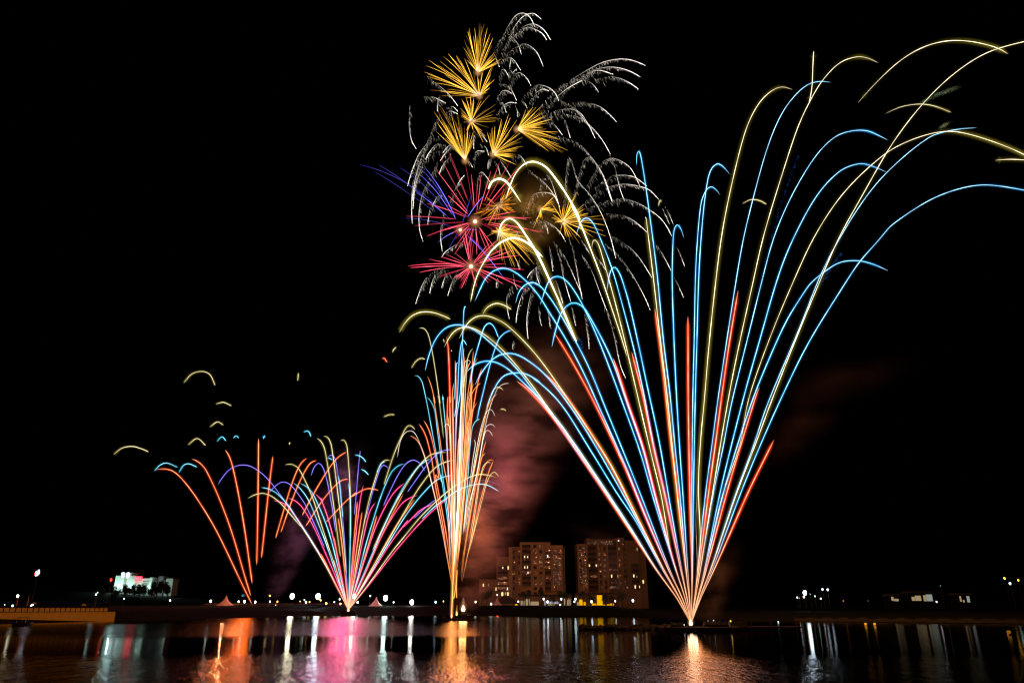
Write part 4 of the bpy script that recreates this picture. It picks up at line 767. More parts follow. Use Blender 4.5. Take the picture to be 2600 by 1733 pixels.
# ------------------------------------------------------------------ towers
def facade(view, Y, spec):
    ox, oy, k = view
    def X(lx, z=8): return at(ox+lx*k, 1500, Y).x
    def Z(ly, lx=1000): return at(ox+lx*k, oy+ly*k, Y).z
    return X, Z
def tower(name, label, view, Y, walls, wcols, rows, bays, glazed, lit, pil, zbase, extra=None):
    X, Z = facade(view, Y, None); o = empty(name, (X((walls[0][0]+walls[-1][1])/2), Y, zbase)); tag(o, label, 'apartment tower', 'waterfront apartment towers')
    kids = []
    for x0, x1, ytop, dy, mk in walls:
        top = Z(ytop); b = MB().box(X(x0), Y+dy, zbase-2, X(x1), Y+dy+20, top)
        kids.append(b.build('wall', M[mk]))
        kids.append(MB().box(X(x0)-.25, Y+dy-.25, top+.003, X(x1)+.25, Y+dy+20.25, top+.9).build('parapet', M[mk]))
    def yfront(x):
        for x0, x1, ytop, dy, mk in walls:
            if x0 <= x <= x1: return Y+dy, ytop
        return Y, 0
    for x0, x1, yt in pil:
        yf, _ = yfront((x0+x1)/2); kids.append(MB().box(X(x0), yf-.7, zbase-2, X(x1), yf-.004, Z(yt)).build('pilaster', M['render']))
    fh = abs(rows[1]-rows[0])
    for cx, wd, hh in wcols:
        yf, yt = yfront(cx)
        for ry in rows:
            if ry < yt + 30: continue
            kids.append(MB().box(X(cx-wd/2), yf-.06, Z(ry+hh/2), X(cx+wd/2), yf-.003, Z(ry-hh/2)).build('window', M['glass'] if random.random() < .65 else M['dark_open']))
    for x0, x1, r0, r1 in bays:
        yf, yt = yfront((x0+x1)/2)
        for ry in rows:
            if ry < r0 or ry > r1: continue
            zb, zt = Z(ry+fh*.5), Z(ry-fh*.32)
            b = MB().box(X(x0), yf-1.5, zb, X(x1), yf-.005, zb+.25).box(X(x0), yf-1.5, zb+.253, X(x1), yf-1.38, zb+1.15)
            bo = b.build('balcony', M['slab']); kids.append(bo)
            d = MB().box(X(x0+3), yf-.05, zb+.26, X(x1-3), yf-.006, zt).build('balcony_door', M['dark_open'] if random.random() < .7 else M['glass'], None); d.parent = bo
    for x0, x1, ya, yb in glazed:
        yf, yt = yfront((x0+x1)/2)
        for ry in rows:
            if ry < ya or ry > yb: continue
            kids.append(MB().box(X(x0), yf-.9, Z(ry+fh*.42), X(x1), yf-.007, Z(ry-fh*.42)).build('glazed_bay', M['glass']))
    for x, y, wd, hh, mk in lit:
        yf, yt = yfront(x); kids.append(MB().box(X(x-wd/2), yf-.12-(1.5 if mk == 'x' else 0), Z(y+hh/2), X(x+wd/2), yf-.061, Z(y-hh/2)).build('lit_window_or_wall', M[mk]))
    if extra: kids += extra(X, Z, Y)
    for kd in kids: child(o, kd)
    return o
VA, VB = (1200,1360,.12755), (1450,1350,.12755)
ROWS = [205,310,415,520,625,730,835,940,1045,1150]
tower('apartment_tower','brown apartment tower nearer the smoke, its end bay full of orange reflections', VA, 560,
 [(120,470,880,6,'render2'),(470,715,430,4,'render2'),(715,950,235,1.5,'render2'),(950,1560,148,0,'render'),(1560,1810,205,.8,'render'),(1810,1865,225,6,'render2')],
 [(825,34,58),(925,34,58),(1250,62,58),(1365,60,58)], ROWS, [(985,1165,180,1000),(1445,1562,270,1060),(490,695,600,1100)], [(1612,1692,290,1100),(1698,1782,290,1000)],
 [(597,640,20,70,'lit_warm'),(705,625,18,68,'lit_warm'),(1040,430,20,80,'lit_warm'),(1100,430,18,70,'lit_warm'),(1040,635,20,74,'lit_warm'),(1095,635,18,78,'lit_warm'),(1105,745,16,70,'lit_white'),(1505,400,22,52,'lit_white'),
  (470,1050,30,70,'lit_warm'),(590,1150,36,72,'lit_warm'),(655,1140,28,60,'lit_tan'),(703,1150,24,72,'lit_warm'),(207,970,22,60,'lit_warm'),(310,970,14,40,'lit_tan'),(695,1045,14,60,'lit_white')],
 [(955,980,148),(1172,1212,148),(1292,1335,148),(1400,1440,148),(1575,1608,205),(1786,1808,205),(725,790,235)], 6.3)
ROWB = [110,222,330,440,550,660,770,880,990,1100]
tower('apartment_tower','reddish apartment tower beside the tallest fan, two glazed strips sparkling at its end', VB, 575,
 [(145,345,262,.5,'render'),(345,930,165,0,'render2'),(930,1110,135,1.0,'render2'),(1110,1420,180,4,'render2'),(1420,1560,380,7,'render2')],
 [(605,48,58),(700,52,58),(1000,30,56),(1090,30,56),(1135,26,50)], ROWB, [(360,545,200,1100),(770,945,200,1120),(1240,1400,600,1110)], [(178,236,320,1050),(246,330,320,1140),(480,560,180,235),(590,880,180,235)],
 [(385,672,22,60,'lit_warm'),(522,672,24,62,'lit_warm'),(823,875,22,62,'lit_warm'),(955,875,24,62,'lit_warm'),(1283,865,24,56,'lit_warm'),(1345,880,12,48,'lit_tan'),(1480,980,26,64,'lit_warm'),(1300,1085,24,62,'lit_warm'),(1385,1085,12,48,'lit_warm'),(1383,335,20,56,'lit_tan'),(1000,330,14,50,'lit_tan'),(1000,168,26,24,'lit_white')],
 [(350,358,165),(550,580,165),(640,672,165),(740,766,165),(950,980,135)], 6.3,
 lambda X, Z, Y: [MB().box(X(345), Y+2, Z(165)+.9, X(435), Y+12, Z(118)).build('stair_head', M['render2'])])

# ------------------------------------------------------------------ low waterfront buildings
def px_box(mb, x0, y0, x1, y1, Y, d=6):
    a, b = at(x0, (y0+y1)/2, Y), at(x1, (y0+y1)/2, Y); mb.box(a.x, Y, at(x0, y1, Y).z, b.x, Y+d, at(x0, y0, Y).z); return mb
def lit_hall(name, label, x0, x1, ytop, Y, panels, roofc='roof', cat='building', zb=6.3, wall='render2'):
    o = empty(name, (at((x0+x1)/2, 1530, Y).x, Y, zb)); tag(o, label, cat)
    a, b, zt = at(x0, 1530, Y).x, at(x1, 1530, Y).x, at((x0+x1)/2, ytop, Y).z
    child(o, MB().box(a, Y, zb-1.5, b, Y+9, zt).build('wall', M[wall]))
    child(o, MB().frus(a-.6, Y-.6, zt+.003, b+.6, Y+9.6, zt+1.1, .9, .9).build('roof', M[roofc]))
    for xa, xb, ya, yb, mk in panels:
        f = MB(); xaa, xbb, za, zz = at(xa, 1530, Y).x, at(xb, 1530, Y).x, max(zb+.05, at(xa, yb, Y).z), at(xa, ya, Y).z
        child(o, f.box(xaa, Y-.12, za, xbb, Y-.004, zz).build('lit_window_or_wall', M[mk]))  # hall panels glow in place of lamplight falling on the wall
    return o
lit_hall('waterfront_hall','low waterfront hall whose floodlit yellow wall glows at the foot of the reddish tower', 1462, 1562, 1508, 530,  # these panels paint yellow floodlight on the wall
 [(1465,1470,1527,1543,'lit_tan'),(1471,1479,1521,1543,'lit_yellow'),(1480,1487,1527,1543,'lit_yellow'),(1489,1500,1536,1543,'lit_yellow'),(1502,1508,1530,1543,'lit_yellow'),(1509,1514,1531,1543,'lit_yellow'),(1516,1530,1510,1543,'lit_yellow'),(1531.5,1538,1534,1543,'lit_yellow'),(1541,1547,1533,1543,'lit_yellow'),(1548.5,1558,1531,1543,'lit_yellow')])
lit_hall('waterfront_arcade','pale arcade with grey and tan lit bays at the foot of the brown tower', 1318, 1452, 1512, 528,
 [(1322,1332,1524,1543,'lit_tan'),(1335,1345,1520,1543,'lit_tan'),(1347,1368,1526,1542,'lit_tan'),(1386,1418,1526,1532,'lit_grey'),(1390,1408,1533,1538,'lit_tan'),(1382,1385,1524,1542,'lit_grey'),(1432,1437,1518,1541,'lit_tan'),(1440,1444,1518,1541,'lit_tan'),(1446,1449,1520,1541,'lit_tan')])  # panels paint lamplight on wall, columns and fence as their own glow
gz = empty('pavilion', (at(1282, 1530, 506).x, 506, 6.3)); tag(gz, 'dark hip-roofed pavilion behind the tent beside the brown tower', 'pavilion')
xa, xb = at(1252,1530,506).x, at(1318,1530,506).x; zt = at(1282,1531,506).z
child(gz, MB().frus(xa, 500, zt, xb, 514, at(1282,1511,506).z, (xb-xa)*.40, 6).build('roof', M['roof']))
for xx in (xa+.8, (xa+xb)/2-2, (xa+xb)/2+3, xb-.8):
    child(gz, MB().tube((xx, 501, 6.3), (xx, 501, zt-.003), .18).build('post', M['pole']))
child(gz, MB().box(at(1308,1530,507).x, 509, 6.3, at(1314,1530,507).x, 509.2, zt-.3).build('lit_window_or_wall', M['lit_yellow']))

# floodlit hotel on the hill
HV, HY = (270,1430,.12755), 800.0
def hx(l): return at(HV[0]+l*HV[2], 1475, HY).x
def hz(l): return at(HV[0]+500*HV[2], HV[1]+l*HV[2], HY).z
ht = empty('hotel', (hx(700), HY, 20)); tag(ht, 'floodlit pale hotel with a red sign on the wooded hill', 'hotel')
def hbox(n, x0, x1, yt, yb, mk, dy=0, d=14): return child(ht, MB().box(hx(x0), HY+dy, hz(yb), hx(x1), HY+dy+d, hz(yt)).build(n, M[mk]))
hbox('tower_block', 172, 345, 238, 640, 'hotel', 0); hbox('tower_block', 400, 575, 240, 640, 'hotel', 0); hbox('stair_tower', 346, 399, 240, 640, 'hotel', 1.5)
hbox('penthouse', 290, 465, 195, 238, 'hotel', 1); hbox('roof_slab', 272, 492, 178, 194, 'hotel', -1.5, 18)
hbox('wing', 576, 862, 290, 640, 'hotel', 2); hbox('end_block', 863, 920, 272, 640, 'hotel', -1)
hbox('wing', 921, 1150, 330, 640, 'hotel2', 4); hbox('gable', 990, 1085, 245, 329, 'hotel2', 4); hbox('end_block', 1160, 1300, 292, 640, 'hotel', 3)
for i in range(8):
    for j in range(2): hbox('window', 715+i*19, 725+i*19, 335+j*45, 365+j*45, 'dark_open', 1.9, .08)
for i in range(6): hbox('window', 945+i*32, 957+i*32, 355, 385, 'dark_open', 3.9, .08)
hbox('window', 364, 382, 300, 420, 'lit_tan', 1.4, .08)
for x in (321, 420): child(ht, MB().ball((hx(x), HY-1.4, hz(226)), 1.9, .4, 3.0).build('floodlight', lamp_mat('b', 2.2)))
# red roof sign, letters too blurred to read: separate upright glyph strokes
sg = child(ht, MB().box(hx(578), HY-1.2, hz(345), hx(706), HY-.9, hz(252)).build('sign_board', M['sign_red']))
for x0, x1, y0, y1 in ((590,597,268,330),(606,613,268,330),(597,606,296,304),(628,636,270,334),(642,649,270,334),(649,660,296,304),(668,675,268,330),(675,694,268,277),(675,690,297,305),(687,694,305,330),(675,694,322,330)):
    child(ht, MB().box(hx(x0), HY-1.42, hz(y1), hx(x1), HY-1.21, hz(y0)).build('sign_letter', M['sign_pink']))
for x, P in ((200, 1.6e4), (330, 1.4e4), (500, 1.3e4), (760, .9e4), (890, 1.1e4), (1230, .7e4)):
    point('facade_floodlight', (hx(x), HY-8, hz(470)), (.62,1.0,.86), P*.30, .5)

# ------------------------------------------------------------------ trees
def leaf_cloud(mb, c, rx, ry, rz, n, s):
    for _ in range(n):
        while True:
            p = Vector((random.uniform(-1,1), random.uniform(-1,1), random.uniform(-1,1)))
            if .25 < p.length < 1: break
        q = Vector(c) + Vector((p.x*rx, p.y*ry, p.z*rz)); a = Vector((random.gauss(0,1), random.gauss(0,1), random.gauss(0,1))).normalized(); b = a.orthogonal().normalized(); k = s*random.uniform(.6,1.4)
        mb.add([q - a*k, q + b*k*.55, q + a*k, q - b*k*.55], [(0,1,2,3)])
def tree(loc, h, r, label, grp, low=.62):
    o = empty('tree', loc); tag(o, label, 'tree', grp)
    t = MB().tube((0,0,-1), (0,0,h*.45), .35*h/8, .2*h/8)
    for i in range(5):
        a = i*1.26; t.tube((0,0,h*.38), (math.cos(a)*r*.6, math.sin(a)*r*.6, h*.66), .14*h/8, .05*h/8, 6)
    t.build('trunk', M['trunk'], o)
    m = MB()
    for i in range(11): leaf_cloud(m, (random.uniform(-.6,.6)*r, random.uniform(-.5,.5)*r, h*(low+random.uniform(-.55,.5)*(1-low))), r*.45, r*.45, h*.19, 80, h*.04)
    m.build('crown', M['leaf'], o)
HT = [(285,7.5),(296,5.5),(318,9.5),(331,10),(344,8.5),(356,9),(368,10.5),(387,12),(400,13),(415,13),(428,12),(262,6)]
for i, (px, h) in enumerate(HT):
    b = at(px, 1497, HY-40); tree((b.x, HY-40, hz(640)-1.5), h*.92 + 5, 4.6, 'dark tree silhouetted against the floodlit hotel', 'trees in front of the hotel', .5)
def palm(px, ytop, Y, label):
    b = at(px, 1545, Y); zt = at(px, ytop+6, Y).z; h = zt - 6.3
    o = empty('palm_tree', (b.x, Y, 6.3)); tag(o, label, 'palm tree', 'palms along the waterfront')
    t = MB(); pts = [Vector((math.sin(k*.5)*.25, 0, h*k/6)) for k in range(7)]
    for k in range(6): t.tube(pts[k], pts[k+1], .32-.02*k, .30-.02*k, 8)
    t.build('trunk', M['trunk'], o)
    m = MB(); c = pts[-1]
    for i in range(26):
        a = i*2.399; el = random.uniform(-.5, 1.1); ln = random.uniform(3.2, 4.6); prev = None
        for s in range(7):
            u = s/6; rr = ln*u*math.cos(el)*(1-.15*u); zz = ln*(u*math.sin(el) - .75*u*u*(1.0))
            p = c + Vector((math.cos(a)*rr, math.sin(a)*rr, zz)); wd = .55*math.sin(math.pi*min(1, .12+u*.9))
            sd = Vector((-math.sin(a), math.cos(a), 0))
            cur = (p - sd*wd - Vector((0,0,wd*.5)), p, p + sd*wd - Vector((0,0,wd*.5)))
            if prev: m.add([prev[0], prev[1], cur[1], cur[0]], [(0,1,2,3)]); m.add([prev[1], prev[2], cur[2], cur[1]], [(0,1,2,3)])
            prev = cur
    m.build('crown', M['leaf'], o)
for px, yt, Y, lb in ((1328,1497,516,'palm in front of the brown tower, one of a tight pair nearer the pavilion'),(1342,1494,518,'palm in front of the brown tower, taller of a tight pair'),(1374,1492,517,'tall single palm in front of the middle of the brown tower'),(1404,1508,515,'short palm over the grey lit bays'),
  (1423,1496,518,'palm in front of the orange reflecting end bay'),(1436,1500,516,'palm at the corner of the brown tower'),(1481,1498,517,'palm in front of the sparkling glazed strips'),(1500,1508,515,'slim palm over the darker part of the yellow hall'),(1538,1506,517,'palm dividing the yellow hall panels'),(1555,1508,516,'palm at the far end of the yellow hall')):
    palm(px, yt, Y, lb)
for px, h, lb in ((1222,9,'dark bushy tree between the smoke and the pavilion'),(1236,11,'darkest bushy tree beside the pavilion roof'),(1580,10,'dark bushy tree beyond the yellow hall')):
    b = at(px, 1540, 512); tree((b.x, 512, 6.3), h, 4.2, lb, 'bushy waterfront trees')

# ------------------------------------------------------------------ peaked tents
def tent(x0, x1, ytop, ybase, Y, label, zb=6.3):
    cx = (x0+x1)/2; c = at(cx, ybase, Y); hw = (at(x1, ybase, Y).x - at(x0, ybase, Y).x)/2; zt, z1 = at(cx, ytop, Y).z, c.z
    o = empty('peaked_tent', (c.x, Y, zb)); tag(o, label, 'tent', 'peaked event tents')
    m = MB(); prof = [(1.0,0),(.80,.10),(.60,.22),(.42,.38),(.27,.56),(.15,.75),(.06,.92),(.01,1.0)]; V = []; Fc = []; n = 24
    for r, zz in prof:
        for i in range(n):
            q = 2*math.pi*i/n + math.pi/4; sq = 1/max(abs(math.cos(q)), abs(math.sin(q))); k = (1 + (sq-1)*(.95 if r > .5 else r*1.8))*hw*r*.98
            V.append((k*math.cos(q), k*math.sin(q), z1-zb + zz*(zt-z1)))
    for k in range(len(prof)-1):
        for i in range(n): j = (i+1) % n; Fc.append((k*n+i, k*n+j, k*n+n+j, k*n+n+i))
    mesh_obj('canopy', V, Fc, M['canvas'], o, smooth=True)
    v = MB().box(-hw, -hw, z1-zb-.35, hw, -hw+.06, z1-zb-.003); v.box(-hw, hw-.06, z1-zb-.35, hw, hw, z1-zb-.003); v.build('valance', M['canvas'], o)
    for a in (-1,1):
        for b in (-1,1): MB().tube((a*(hw-.2), b*(hw-.2), 0), (a*(hw-.2), b*(hw-.2), z1-zb-.36), .09).build('pole', M['pole'], o)
tent(553,591,1510,1537,500,'orange-lit peaked tent on the bank beside the red fan'); tent(935,973,1514,1539,502,'salmon-lit peaked tent on the bank between the many-coloured fan and the column'); tent(1250,1275,1515,1534,498,'salmon-lit peaked tent on legs in front of the pavilion')
point('tent_glow', at(572, 1526, 480), (1,.30,.12), 4.0e3, .4)

# ------------------------------------------------------------------ lamps
def lamp(px, py, c, size, s, label, Y=500, zb=6.3, name='street_lamp', grp='lamps along the far bank', twin=None):
    p = at(px, py, Y); zb = min(zb, p.z - .6); o = empty(name, (p.x, Y, zb)); tag(o, label, 'lamp', grp); k = axis_depth(p)/F; r = size*k
    h = p.z - zb
    MB().tube((0,0,0), (0,0,max(.3, h - r*1.6)), .10, .07, 8).tube((0,0,0), (0,0,min(.5, h*.4)), .2, .16, 8).build('pole', M['pole'], o)
    MB().lathe((0,0,h), [(.2*r,-1.62*r),(.7*r,-1.5*r),(.25*r,-1.3*r)], 10).build('fitting', M['dark_metal'], o)
    MB().lathe((0,0,h), [(.05*r,-1.4*r),(.6*r,-1.2*r),(1.0*r,-.3*r),(1.0*r,.5*r),(.6*r,1.1*r),(.05*r,1.25*r)], 12).build('lamp_head', lamp_mat(c, s), o, True)
LAMPS = [
 (315,1519,'g',1.5,1.6,'small white lamp under the middle of the floodlit hotel'),(432,1523,'w',2.1,2.2,'white lamp just beyond the end of the floodlit hotel'),(535,1525,'w',3.0,3.0,'bright white lamp left of the orange-lit tent'),
 (606,1526,'w',2.3,2.5,'first white lamp right of the orange-lit tent'),(621,1526,'w',3.4,3.0,'large white lamp under the dim teal sign'),(648,1527,'w',2.9,2.6,'white lamp right of the red fan foot'),
 (685,1511,'y',2.1,2.2,'higher amber lamp straight above a white one'),(685.5,1526,'b',2.0,2.4,'white lamp straight below an amber one'),(704.5,1526,'y',2.0,2.2,'amber lamp right of the stacked amber and white lamps'),(700,1535,'y',1.5,1.2,'dim amber lamp low at the railing'),
 (742,1512.5,'c',6.4,45,'strongest warm white floodlight, first of the big four'),(762,1525.5,'y',1.6,.9,'dim amber lamp right of the warm floodlight'),(773,1522,'g',1.7,1.7,'small greenish lamp touching a white one'),(777,1528,'w',2.4,2.4,'white lamp touching a small greenish one'),(786,1527,'y',1.9,1.8,'amber lamp between the warm and the blue floodlights'),
 (807.5,1512.5,'b',6.6,50,'big blue-white floodlight, second of the big four'),(814,1522,'y',2.4,2.0,'amber lamp close under the blue-white floodlight'),(828.5,1531,'y',2.7,3.0,'brightest amber lamp, low right of the blue-white floodlight'),(849,1527,'w',1.7,2.0,'thin white lamp left of the many-coloured fan foot'),
 (862.5,1520,'g',2.0,2.2,'greenish lamp just left of the many-coloured fan foot'),(864.5,1532,'y',2.5,2.6,'amber lamp just left of the many-coloured fan foot'),(899,1513,'g',5.6,40,'large green-white floodlight shining through the many-coloured fan'),
 (908,1528,'b',2.6,2.6,'bluish lamp at the right edge of the many-coloured fan'),(940,1511.5,'w',2.0,2.4,'white lamp above the left slope of the salmon-lit tent'),(979,1517,'g',6.2,45,'big teal-white floodlight over the salmon-lit tent, third of the big four'),(999.5,1527.5,'w',1.8,2.2,'small white lamp between the teal-white and white floodlights'),
 (1045.5,1527.5,'w',5.8,40,'big white floodlight alone between tent and column, last of the big four'),(1106,1527.5,'b',2.4,2.2,'bluish lamp left of the white and orange column'),(1126,1525.5,'y',1.5,1.6,'small amber lamp left of the white and orange column'),
 (1207.5,1527,'c',2.3,2.5,'warm lamp in the edge of the smoke'),(1247,1532,'g',2.6,2.6,'greenish white lamp at the left foot of the pavilion tent'),(1238,1538,'g',2.0,.9,'dim green lamp low left of the pavilion tent'),(1262.5,1509,'w',1.7,1.6,'thin white lamp over the peak of the pavilion tent'),
 (1316,1526,'b',2.0,2.5,'lamp at the right end of the pavilion roof'),(1380.5,1519.5,'b',2.5,2.8,'higher of two lamps left of the grey lit bays'),(1390.5,1526.5,'w',2.8,3.2,'lower, brighter of two lamps left of the grey lit bays'),(1425,1519.5,'b',2.5,2.6,'lamp right above the end of the grey lit bays'),
 (1422.5,1534,'w',2.0,2.2,'curled low lamp at the end of the grey lit bays'),(1461,1519.5,'b',2.6,2.6,'higher of a touching pair of lamps at the yellow hall'),(1458.5,1526.5,'g',2.0,2.2,'lower of a touching pair of lamps at the yellow hall'),(1502,1526,'b',3.0,2.8,'lamp in front of the middle of the yellow hall'),
 (1562,1525,'w',2.0,2.0,'lamp at the right end of the yellow hall'),(1607,1523.5,'b',3.2,3.0,'lone lamp left of the tallest fan'),
]
for px, py, c, sz, s, lb in LAMPS: lamp(px, py, c, sz*.74, s*(3 if s < 5 else 1), lb, Y=500 + (px*7 % 9))
RL = [(2043.5,1503.5,'b',5.0,28,'brightest floodlight of the dark far shore'),(2041,1514,'c',2.6,1.7,'yellow-green lamp straight below the brightest far floodlight'),(2024,1515.5,'w',1.9,1.7,'white lamp at the left of the far floodlight group'),(2029.5,1517,'g',1.4,.6,'dim lamp next to the left white lamp of the far group'),
 (2057,1507,'g',1.6,.5,'dim greenish lamp right of the brightest far floodlight'),(2069,1512.5,'g',1.7,1.0,'greenish lamp between floodlight and twin lamps'),(2088.5,1495,'b',2.5,1.8,'left one of the twin lamps on tall poles'),(2101.5,1496,'b',2.7,1.8,'right one of the twin lamps on tall poles'),
 (2084,1518.5,'w',1.8,1.5,'small white lamp under the twin lamps'),(2141,1524,'o',1.6,.6,'dim orange lamp alone right of the twin lamps'),(2204,1524,'w',1.3,.2,'faintest lamp far out on the dark shore'),(2378,1526.5,'p',2.0,1.7,'white lamp right of the white lit shed'),(2388,1486,'g',1.6,.22,'faint teal lamp high over the white lit shed'),
 (2550.5,1467,'o',2.7,1.4,'left one of two high orange lamps'),(2585.5,1472,'o',2.5,1.5,'right one of two high orange lamps'),(2564.5,1480,'g',3.3,1.0,'teal-white lamp between the two high orange lamps')]
for px, py, c, sz, s, lb in RL: lamp(px, py, c, sz*.75, s*(1 if s > 5 or s < .7 else 2.5), lb, Y=430 + (px*5 % 11), zb=4.5, grp='lamps on the dark far shore')
LL = [(45,1512,'c',3.2,2.6,'large greenish-white lamp above the orange wall'),(32,1536.5,'g',2.2,2.2,'low white lamp at the wall below the large lamp'),(79,1536,'w',1.9,2.4,'left one of two white lamps by the small pink parasol'),(83.2,1534,'b',1.9,2.4,'right one of two white lamps by the small pink parasol'),(12,1534,'b',1.3,.8,'smallest bluish lamp at the wall near the frame edge'),
 (243.5,1508,'g',2.0,2.0,'brighter of two lamps left of the hotel'),(248,1503,'b',1.5,.6,'dimmer of two lamps left of the hotel')]
for px, py, c, sz, s, lb in LL: lamp(px, py, c, sz*.8, s*3, lb, Y=262+(px % 7), zb=4.0, grp='lamps behind the orange wall')
p = at(282, 1471, 420); bm = empty('beacon_mast', (p.x, 420, 6)); tag(bm, 'red beacon light on a thin mast left of the hotel', 'beacon')
MB().tube((0,0,0), (0,0,p.z-6-.5), .15, .08).build('mast', M['pole'], bm); MB().ball((0,0,p.z-6), .62, .62, .95).build('beacon', lamp_mat('r', 1.6), bm)
p = at(96, 1455, 300); fm = empty('floodlight_mast', (p.x, 300, 4)); tag(fm, 'tall mast with a cluster of white and pink floodlights', 'floodlight')
h = p.z-4; MB().tube((0,0,0), (0,0,h-1), .10, .06).build('mast', M['pole'], fm); MB().box(-1.2,-.1,h-1.0,1.2,.15,h-.85).build('crossbar', M['dark_metal'], fm)
for x, z, c in ((-.55,.5,'b'),(-.1,.1,'w'),(.35,.75,'b'),(.55,.1,'b'),(.15,-.45,'p'),(-.85,-.1,'r'),(-.4,-.6,'p'),(.3,1.1,'b')):
    MB().ball((x,-.25,h+z), .42, .25, .48, 10, 7).build('floodlight', lamp_mat(c, 1.7), fm)
p = at(617, 1510.5, 520); ts = empty('sign_board', (p.x, 520, 6.5)); tag(ts, 'dim teal sign board on two posts above a white lamp', 'sign')
MB().box(-.9,-.1,p.z-7.2,.9,.1,p.z-5.9).build('panel', glow('teal_sign', (.12,.5,.55), .35), ts); MB().tube((-.7,.05,0),(-.7,.05,p.z-7.2),.07).build('post', M['pole'], ts); MB().tube((.7,.05,0),(.7,.05,p.z-7.2),.07).build('post', M['pole'], ts)

# ------------------------------------------------------------------ seawall on the left with its railing
Wa, Wb = Vector((at(-60,1560,212).x, 212, 0)), Vector((at(262,1560,262).x, 262, 0)); wd = (Wb-Wa); wl = wd.length; wr = math.atan2(wd.y, wd.x)
sw = empty('seawall', Wa, wr); tag(sw, 'orange-lit seawall with a panelled parapet', 'wall')
MB().box(0,0,-1,wl,.8,3.05).build('wall', M['concrete'], sw)
MB().frus(0,-.02,3.053,wl+3,.5,3.25,0,0).build('coping', M['tubes'], sw)
npan = 24
for i in range(npan):
    a, b = i*(wl+2)/npan, (i+1)*(wl+2)/npan
    MB().box(a+.14,.10,3.253,b-.14,.30,4.28).build('parapet_panel', M['concrete'], sw)
    MB().box(b-.137,.02,3.253,b+.137,.40,4.36).build('post', M['tubes'], sw)
MB().box(0,.0,4.365,wl+2,.42,4.47).build('handrail', M['tubes'], sw)
MB().frus(wl+.003,0,-1,wl+6,.8,3.04,0,0).build('buttress', M['concrete'], sw)
# boat moored in front of it
bo = on_water(57, 1588); mbt = empty('moored_boat', (bo.x, bo.y, 0), .25); tag(mbt, 'small dark boat with an open canopy moored at the orange wall', 'boat')
V = []; Fc = []
for i, (x, wdt, zt) in enumerate([(-2.2,.75,.75),(-1,1.0,.7),(.6,1.0,.72),(1.6,.7,.85),(2.3,.05,1.0)]):
    V += [(x,-wdt,zt),(x,-wdt*.6,-.2),(x,wdt*.6,-.2),(x,wdt,zt)]
for i in range(4):
    for k in range(3): Fc.append((i*4+k, i*4+k+1, i*4+5+k, i*4+4+k))
    Fc.append((i*4+3, i*4, i*4+4, i*4+7))
Fc += [(0,3,2,1),(16,17,18,19)]
mesh_obj('hull', V, Fc, M['bluepaint'], mbt)
MB().box(-1.2,-.75,1.9,1.15,.75,2.02).build('canopy', M['bluepaint'], mbt)
for a in (-1.1,1.0):
    for b in (-.65,.65): MB().tube((a,b,.72),(a,b,1.9),.06).build('canopy_post', M['dark_metal'], mbt)
MB().box(-.2,-.4,.75,.5,.4,1.35).build('console', M['bluepaint'], mbt)
MB().box(-2.1,-.3,.76,-1.6,.3,1.3).build('outboard_motor', M['dark_metal'], mbt)
# things on the promenade behind the wall
for px, yt, lb in ((67,1508,'closed reddish parasol standing behind the orange wall'),(40,1516,'closed reddish parasol under the large lamp'),):
    b = at(px, 1540, 250); zt = at(px, yt, 250).z; o = empty('closed_parasol', (b.x, 250, 4)); tag(o, lb, 'parasol', 'closed parasols behind the wall')
    MB().tube((0,0,0),(0,0,zt-4),.05).build('pole', M['pole'], o); MB().lathe((0,0,0), [(.05,.9),(.33,1.0),(.22,(zt-4)*.6),(.05,(zt-4)*.98)], 10).build('cover', M['steel'], o)
for px, py, wpx, lb in ((87,1530,13,'small pink parasol open above the wall'),(212,1534,15,'wide pink-lit parasol above the wall near its end')):
    c = at(px, py, 262); k = axis_depth(c)/F; o = empty('open_parasol', (c.x, 262, 4)); tag(o, lb, 'parasol', 'open parasols behind the wall'); z = c.z-4
    MB().tube((0,0,0),(0,0,z+.3),.05).build('pole', M['pole'], o); MB().lathe((0,0,z), [(wpx*.5*k,-.35),(wpx*.3*k,.1),(.05,.4)], 8).build('canopy', M['umbrella'], o)
# dock with boats' posts beyond the wall
d0 = on_water(320, 1571); dk = empty('jetty', (d0.x, d0.y, 0)); tag(dk, 'dim red-lit jetty with posts under the hotel', 'jetty')
dl = on_water(468, 1569).x - d0.x; MB().box(0,0,.7,dl,2,.95).build('deck', M['deck'], dk)
for i in range(9): MB().tube((i*dl/8+.1,-.01,-.6),(i*dl/8+.1,-.01,2.0+random.uniform(-.4,.8)),.13).build('pile', M['steel'], dk)
MB().box(dl*.1,.3,.953,dl*.2,1.6,2.0).build('locker', M['steel'], dk); MB().box(dl*.83,.3,.953,dl*.98,1.6,2.2).build('locker', M['steel'], dk)
# pale railing along the top of the bank
r0, r1 = at(516,1536,489).x, at(884,1536,489).x; rl = empty('railing', (r0, 489, 6.0)); tag(rl, 'thin pale railing catching pink light along the bank top', 'railing')
MB().tube((0,0,1.05),(r1-r0,0,1.05),.09,n=6).build('handrail', M['rail'], rl); MB().tube((0,0,.55),(r1-r0,0,.55),.04,n=6).build('lower_rail', M['pole'], rl)
for i in range(40): MB().tube((i*(r1-r0)/39,0,-.4),(i*(r1-r0)/39,0,1.0),.045,n=5).build('post', M['pole'], rl)
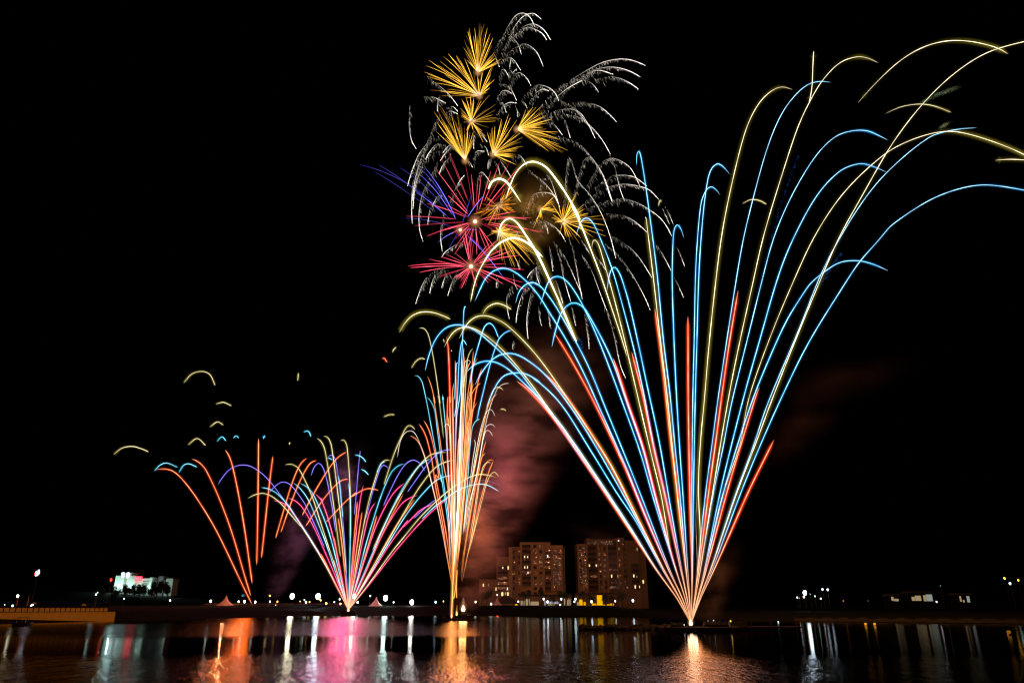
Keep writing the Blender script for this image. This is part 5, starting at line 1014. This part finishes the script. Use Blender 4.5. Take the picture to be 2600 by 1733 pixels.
# rocky breakwater and landing stage near the big fan
bw0, bw1 = at(1478,1590,158).x, at(1722,1590,158).x; m = MB()
x = bw0
while x < bw1:
    r = random.uniform(.5,1.1); zc = random.uniform(-.1,.45); v0 = len(m.v)
    m.ball((x, 158+random.uniform(-1.2,1.2), zc), r*random.uniform(.9,1.5), r, r*random.uniform(.6,.9), 7, 5)
    m.v[v0:] = [(a+random.uniform(-.12,.12), b+random.uniform(-.12,.12), c+random.uniform(-.1,.1)) for a, b, c in m.v[v0:]]
    x += r*.45
tag(m.build('breakwater', M['rock']), 'low dark rock breakwater running up to the near barge', 'breakwater')
ls = on_water(1860, 1594); st = empty('landing_stage', (ls.x, 152, 0)); tag(st, 'low dark landing stage with small lights beside the near barge', 'jetty')
MB().box(-5.5,0,.45,9,3,.75).build('deck', M['deck'], st)
for xx in (-5,-1,3,8): MB().tube((xx,.2,-.6),(xx,.2,1.5),.14).build('pile', M['dark_metal'], st)
MB().box(-5,1,.753,-1.5,2.4,1.6).build('locker', M['dark_metal'], st)
for px, py, c, sz, s, lb in ((1855,1575.5,'y',2.1,2.2,'yellow lamp at the end of the landing stage'),(1812,1574,'b',1.5,1.0,'dim white lamp in the middle of the landing stage'),(1798,1575,'b',1.5,.3,'dimmest lamp of the landing stage'),(1737,1585,'p',1.5,1.6,'small pinkish light left of the launch flame'),(1976,1577.5,'b',2.1,1.3,'pale light floating off the grassy spit')):
    Yq = 151.5 if px < 1900 else 240; lamp(px, py, c, sz*.8, s, lb, Y=Yq, zb=.5 if px < 1900 else 0, grp='small lights near the water')
lamp(1262.5,1565.5,'r',3.0,2.0,'red light low on the water in front of the pavilion',Y=440,zb=0,grp='small lights near the water')
for px, py, lb in ((2198.5,1583.5,'left one of two orange buoys off the grassy spit'),(2221.5,1583.5,'right one of two orange buoys off the grassy spit'),(2563,1607,'dim orange lamp reflection shaped as a buoy, nearest the frame edge')):  # the last one stands in for a dim reflection on the water
    q = on_water(px, py+4); o = empty('buoy', (q.x, q.y, 0)); tag(o, lb, 'buoy', 'orange buoys'); k = q.y/F; e = 1.0 if px < 2500 else .25
    MB().lathe((0,0,0), [(.1,-.3),(.28,-.1),(.32,.08),(.28,.2),(.15,.25)], 12).build('float', M['buoy'], o, True)
    MB().lathe((0,0,.25), [(.2,.002),(.30,.08),(.30,.34),(.1,.46)], 10).build('light', glow('buoy_light', (1,.48,.03), .8*e), o, True)
# lit sheds on the dark shore
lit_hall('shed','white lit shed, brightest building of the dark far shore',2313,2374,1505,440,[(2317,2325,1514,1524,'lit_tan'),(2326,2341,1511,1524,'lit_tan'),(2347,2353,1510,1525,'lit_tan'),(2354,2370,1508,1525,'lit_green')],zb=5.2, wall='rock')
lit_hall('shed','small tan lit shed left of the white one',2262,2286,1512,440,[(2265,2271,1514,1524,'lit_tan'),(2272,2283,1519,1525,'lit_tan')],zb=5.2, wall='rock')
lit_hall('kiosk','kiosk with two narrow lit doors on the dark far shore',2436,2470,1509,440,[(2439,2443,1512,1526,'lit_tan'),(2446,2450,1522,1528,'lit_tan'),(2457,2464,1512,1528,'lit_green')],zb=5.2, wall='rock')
# reeds along the grassy spit
m = MB()
for i in range(7000):
    px = random.uniform(1885, 2700); x = None
    X0 = at(px, 1572, 240).x; ys = shore_y(X0) + random.uniform(.3, 5); X1 = X0*ys/240
    b = Vector((X1, shore_y(X1) + random.uniform(.3,5), .15)); hgt = random.uniform(.5,1.5)*(.6+.5*math.sin(X1*.7)**2); q = Vector((random.uniform(-.35,.35), random.uniform(-.3,.3), hgt)); s = Vector((random.uniform(.03,.09),0,0))
    m.add([b-s, b+s, b+q], [(0,1,2)])
tag(m.build('grass', M['grass']), 'rough grass along the edge of the spit', 'grass', kind='stuff')
print('objects', len(bpy.data.objects))
